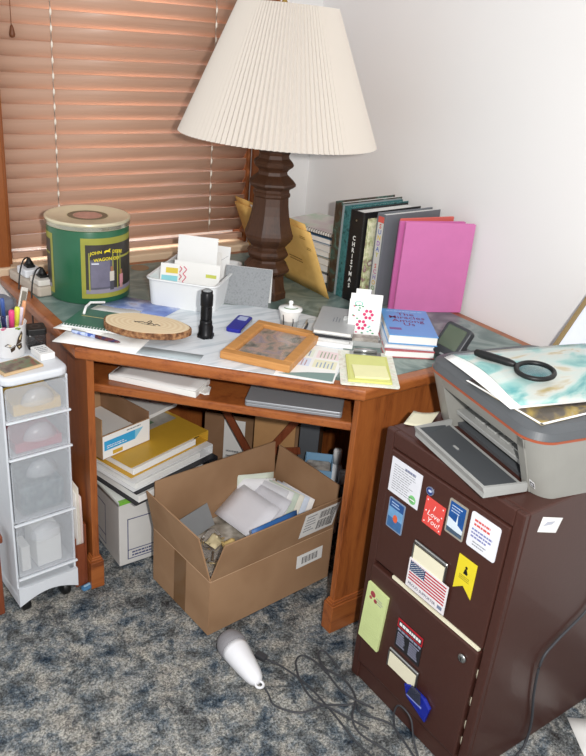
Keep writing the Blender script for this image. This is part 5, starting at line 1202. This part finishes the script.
# glossy sheets, magazine and magnifier on the lid
M_BEACH = mottled('printed_beach_photo', [(.30, '#5f9fa0'), (.42, '#93bdb8'), (.50, '#bccbc6'), (.60, '#c9cbc2'), (.68, '#b5a272'), (.78, '#6fa0aa')], 5.5, 5., .3, 1.6, (1, 2.2, 1))
lpg = MB(); lpg.sheet((-.612, -1.415, PT+.0006), (-.016, -.208, .0), (.280, -.028, 0), mottled('printed_autumn_photo', [(.3, '#2b2a2c'), (.5, '#5a5248'), (.62, '#a08a4a'), (.75, '#8f8f90')], 12., 5., .3, 1.), .001, 6, 6)
o = tag(lpg.build('printed_photo'), 'dark glossy print with white border under the open magazine', 'print')
mb = MB(); mb.sheet((-.612, -1.415, PT+.0017), (-.016, -.208, 0), (.006, -.0006, 0), M_WHITE, .0003); mb.sheet((-.628, -1.623, PT+.0017), (.280, -.028, 0), (.0006, .006, 0), M_WHITE, .0003); mb.build('white_border', o)
mg = thing('open_magazine', 'thick folded magazine with a teal beach picture on the printer', 'magazine', M=Matrix.Translation((0, 0, 0)))
def curve(a, b): return .012+.010*math.sin(PI*min(1, a*1.15))*(1-.5*b) + .004*math.sin(3*a+2*b)
P0, U, V = Vector((-.566, -1.316, PT+.0024)), Vector((-.066, -.244, 0)), Vector((.345, -.095, 0))
for k in range(5):
    mb = MB(); mb.sheet(P0+Vector((-.004+.003*k, .006-.003*k, .0)), U, V, M_WHITE if k < 4 else M_BEACH, .0008, 12, 10, lambda a, b, k=k: (curve(a, b)*(k+1)/5)); mb.build('page' if k < 4 else 'cover', mg)
d = MB()
mgn = thing('magnifying_glass', 'black-handled magnifying glass lying on the magazine', 'magnifier', M=frame_m((-.500, -1.496, PT+.036), (-.27, .96, -.03), (-.95, -.30, -.06), (-.06, -.02, 1)))
MB().tube([(.038*math.cos(t), .038*math.sin(t), 0) for t in [2*PI*i/48 for i in range(48)]], .0052, M_BLACK, 10, closed=True).build('rim', mgn)
MB().lathe([(.001, -.0035), (.020, -.0026), (.0335, -.0005), (.0335, .0005), (.020, .0026), (.001, .0035)], 40, glass_mat('lens_glass', '#dfe9ec'), caps=False).build('lens', mgn)
hd_ = MB(); hd_.lathe([(.004, .042), (.0065, .048), (.0085, .060), (.0088, .120), (.0075, .134), (.003, .138)], 14, M_BLACK, RX); hd_.build('handle', mgn)
# white board leaning on the wall behind the printer
lean = math.atan2(.110, .087)
bd_ = thing('leaning_board', 'white board with a brown wooden edge leaning behind the printer', 'board', M=frame_m((-.226, -1.300, FH+.0010), (0, -1, 0), (math.cos(lean), 0, math.sin(lean)), (-math.sin(lean), 0, math.cos(lean))))
MB().box((.006, .004, .002), (.36, .330, .014), plain('#dfe4ee', .35), .001, 1).build('panel', bd_)
mb = MB(); M_TAN = plain('#8b7650', .6); mb.box((-.006, 0, 0), (.006, .334, .018), M_TAN, .001, 1); mb.box((.006, 0, 0), (.36, .004, .018), M_TAN, .001, 1); mb.build('edge_strip', bd_)

# ------------------------------------------------------------------ on the carpet: massager, cables, paper
ms = thing('handheld_massager', 'white handheld massager with a grey mesh head on the carpet', 'massager', M=frame_m((-.919, -1.092, .033), (-.03, -1, -.07), (1, -.03, 0), (0, -.07, 1)))
MB().lathe([(.0365, -.012), (.0355, .000), (.0325, .028), (.0280, .060), (.0235, .086), (.0185, .100), (.012, .108), (.003, .112)], 28, plain('#e9e9ec', .3, coat=.3), RX).build('handle', ms)
MB().lathe([(.003, -.066), (.017, -.064), (.030, -.055), (.0375, -.040), (.0395, -.024), (.0375, -.0125)], 28, plain('#868487', .65, var=.25, scale=500.), RX).build('mesh_head', ms)
mb = MB(); mb.tube([(.116+.010*math.cos(t), .010*math.sin(t), 0) for t in [2*PI*i/20 for i in range(20)]], .0035, plain('#e9e9ec', .3, coat=.3), 8, closed=True); mb.build('hanging_loop', ms)
M_CABLE = plain('#3d3e42', .5)
def cable(label, pts, r=.0026, z=None):
    mb = MB(); mb.tube(spline(pts, 10), r, M_CABLE, 8); return tag(mb.build('power_cable'), label, 'cable')
K = .0045
cable('dark cable running out of the massager across the carpet', [(-.915, -1.199, .026), (-.909, -1.230, .006), (-.914, -1.267, K), (-.873, -1.317, K), (-.808, -1.334, K+.004), (-.763, -1.357, K), (-.738, -1.370, K+.004), (-.745, -1.40, K+.004), (-.704, -1.455, K), (-.705, -1.497, K), (-.720, -1.58, K)])
c2 = cable('dark cable with a plug beside the massager on the carpet', [(-.852, -1.128, .008), (-.824, -1.180, K), (-.805, -1.266, K), (-.804, -1.369, K), (-.808, -1.451, K), (-.802, -1.507, K), (-.80, -1.62, K)])
mb = MB(); mb.box((-.010, -.016, 0), (.010, .016, .014), M_CABLE, .003); mb.build('plug', c2, loc=(-.857, -1.116, .0012), rot=.4)
cable('looped dark cable lying against the foot of the cabinet', [(-.700, -1.255, K), (-.700, -1.19, K+.005), (-.72, -1.188, K+.005), (-.735, -1.236, K+.005), (-.716, -1.294, K+.005), (-.731, -1.358, K+.010), (-.777, -1.402, K+.010), (-.788, -1.447, K+.006), (-.76, -1.52, K), (-.75, -1.62, K)])
cable('dark cable making the large loop on the carpet before the cabinet', [(-.765, -1.45, K+.012), (-.792, -1.393, K+.014), (-.809, -1.355, K+.014), (-.828, -1.302, K+.010), (-.816, -1.234, K+.008), (-.787, -1.178, K+.006), (-.756, -1.176, K+.006), (-.745, -1.241, K+.012), (-.750, -1.33, K+.014), (-.715, -1.41, K+.012)])
cable('thin grey cable arching up beside the lower drawer', [(-.705, -1.475, .016), (-.708, -1.470, .055), (-.709, -1.478, .088), (-.709, -1.500, .096), (-.709, -1.525, .085), (-.712, -1.545, .045), (-.715, -1.575, .012), (-.72, -1.63, K)], .0022)
cable('dark cord hanging down the side of the cabinet', [(-.325, -1.674, .430), (-.354, -1.673, .371), (-.443, -1.673, .324), (-.487, -1.674, .286), (-.480, -1.673, .189), (-.455, -1.674, .078), (-.458, -1.676, .014), (-.490, -1.684, K), (-.60, -1.70, K)], .0032)
fp = MB(); fp.sheet((-.296, -1.678, .0015), (-.068, -.105, 0), (.10, -.075, 0), M_PAPER, .0008, 3, 3, lambda a, b: .002*a*b)
tag(fp.build('paper_sheet'), 'white paper sheet on the carpet right of the cabinet', 'paper')

# ------------------------------------------------------------------ repeats share a group
GROUPS = [('pen', 'pen cup', 'pens in the pen cup'), ('pen', ' in the cup', 'pens in the pen cup'), ('pen', 'yellow highlighter', 'pens in the pen cup'), ('ballpoint_pen', 'planner', 'pens beside the planner stack'), ('', 'magnet', 'magnets on the filing cabinet'),
    ('envelope', 'carton', 'envelopes in the open carton'), ('envelope', 'row of mail', 'envelopes in the open carton'), ('envelope', 'mail row', 'envelopes in the open carton'), ('manila_envelope', '', 'manila envelopes behind the lamp'), ('magazine', 'wooden rack', 'magazines in the wooden rack'), ('magazine', 'pile', 'books and magazines in the pile by the wall'), ('magazine', 'spiral notebook', 'books and magazines in the pile by the wall'),
    ('ring_binder', 'lying', 'ring binders lying on the archive box'), ('ring_binder', 'between', 'ring binders lying on the archive box'), ('ring_binder', 'spine', 'ring binders in the upright row'), ('hardback_book', '', 'upright books by the right wall'), ('scrapbook', '', 'upright books by the right wall'), ('pocket_folder', '', 'pink folders in the upright row'), ('power_cable', 'carpet', 'cables on the carpet'), ('power_cable', 'cabinet', 'cables on the carpet'), ('power_cable', 'drawer', 'cables on the carpet'),
    ('spray_bottle', '', 'bottles under the desk'), ('paper_scrap', 'torn', 'torn paper bits in the drawer gap'), ('paperback_book', '', 'paperbacks in the blue book stack'), ('blue_paperback', '', 'paperbacks in the blue book stack'), ('', 'tub', 'cards and envelopes in the white tub'), ('', 'flower card', 'cards in the clear holder'), ('', 'clear holder', 'cards in the clear holder'), ('paper_tag', '', 'paper tags on the ornaments')]
for o in list(bpy.data.objects):
    if 'category' in o and 'group' not in o and o['category'] not in ('tub', 'holder'):
        for nm, key, grp in GROUPS:
            if o.name.split('.')[0].startswith(nm) and key in o['label'] and not (key == 'clear holder' and o['category'] != 'card') and not (nm == 'pen' and o['category'] != 'pen'):
                o['group'] = grp; break

# ------------------------------------------------------------------ light: daylight outside the window, room light, the flash
sc0 = bpy.context.scene
w = bpy.data.worlds.new('room_ambient'); sc0.world = w; w.use_nodes = True
w.node_tree.nodes['Background'].inputs[0].default_value = (.93, .96, 1.0, 1); w.node_tree.nodes['Background'].inputs[1].default_value = .78
def area(name, loc, target, sx, sy, power, col=(1, 1, 1)):
    l = bpy.data.lights.new(name, 'AREA'); l.shape = 'RECTANGLE'; l.size = sx; l.size_y = sy; l.energy = power; l.color = col
    o = bpy.data.objects.new(name, l); C.objects.link(o); o.location = loc
    o.rotation_euler = (Vector(target)-Vector(loc)).to_track_quat('-Z', 'Y').to_euler(); return o
area('window_daylight', (-.69, .75, 1.75), (-.69, 0, 1.30), 1.1, 1.0, 55, (1, .97, .93))
CAM = Vector((-1.785, -2.3682, 1.5407)); yaw, pit, rol, foc = .6498, .4296, .0889, 773.44
fwd = Vector((math.sin(yaw)*math.cos(pit), math.cos(yaw)*math.cos(pit), -math.sin(pit)))
r0_ = Vector((math.cos(yaw), -math.sin(yaw), 0)); u0_ = r0_.cross(fwd)
rgt = r0_*math.cos(rol)+u0_*math.sin(rol); upv = -r0_*math.sin(rol)+u0_*math.cos(rol)
fl2 = bpy.data.lights.new('camera_flash', 'POINT'); fl2.energy = 132; fl2.shadow_soft_size = .022; fl2.color = (1, .975, .95)
fo = bpy.data.objects.new('camera_flash', fl2); C.objects.link(fo); fo.location = CAM + rgt*.125 + upv*.03

cam = bpy.data.cameras.new('camera'); co_ = bpy.data.objects.new('camera', cam); C.objects.link(co_)
m = Matrix.Identity(4)
for j in range(3): m[j][0] = rgt[j]; m[j][1] = upv[j]; m[j][2] = -fwd[j]; m[j][3] = CAM[j]
co_.matrix_world = m
cam.sensor_fit = 'VERTICAL'; cam.sensor_height = 24.; cam.lens = foc/756*24.; cam.clip_start = .02
sc0.camera = co_
vs_ = sc0.view_settings; vs_.view_transform = 'Standard'; vs_.look = 'None'; vs_.exposure = 0.; vs_.gamma = 1.; vs_.use_curve_mapping = False
sc0.cycles.use_denoising = True
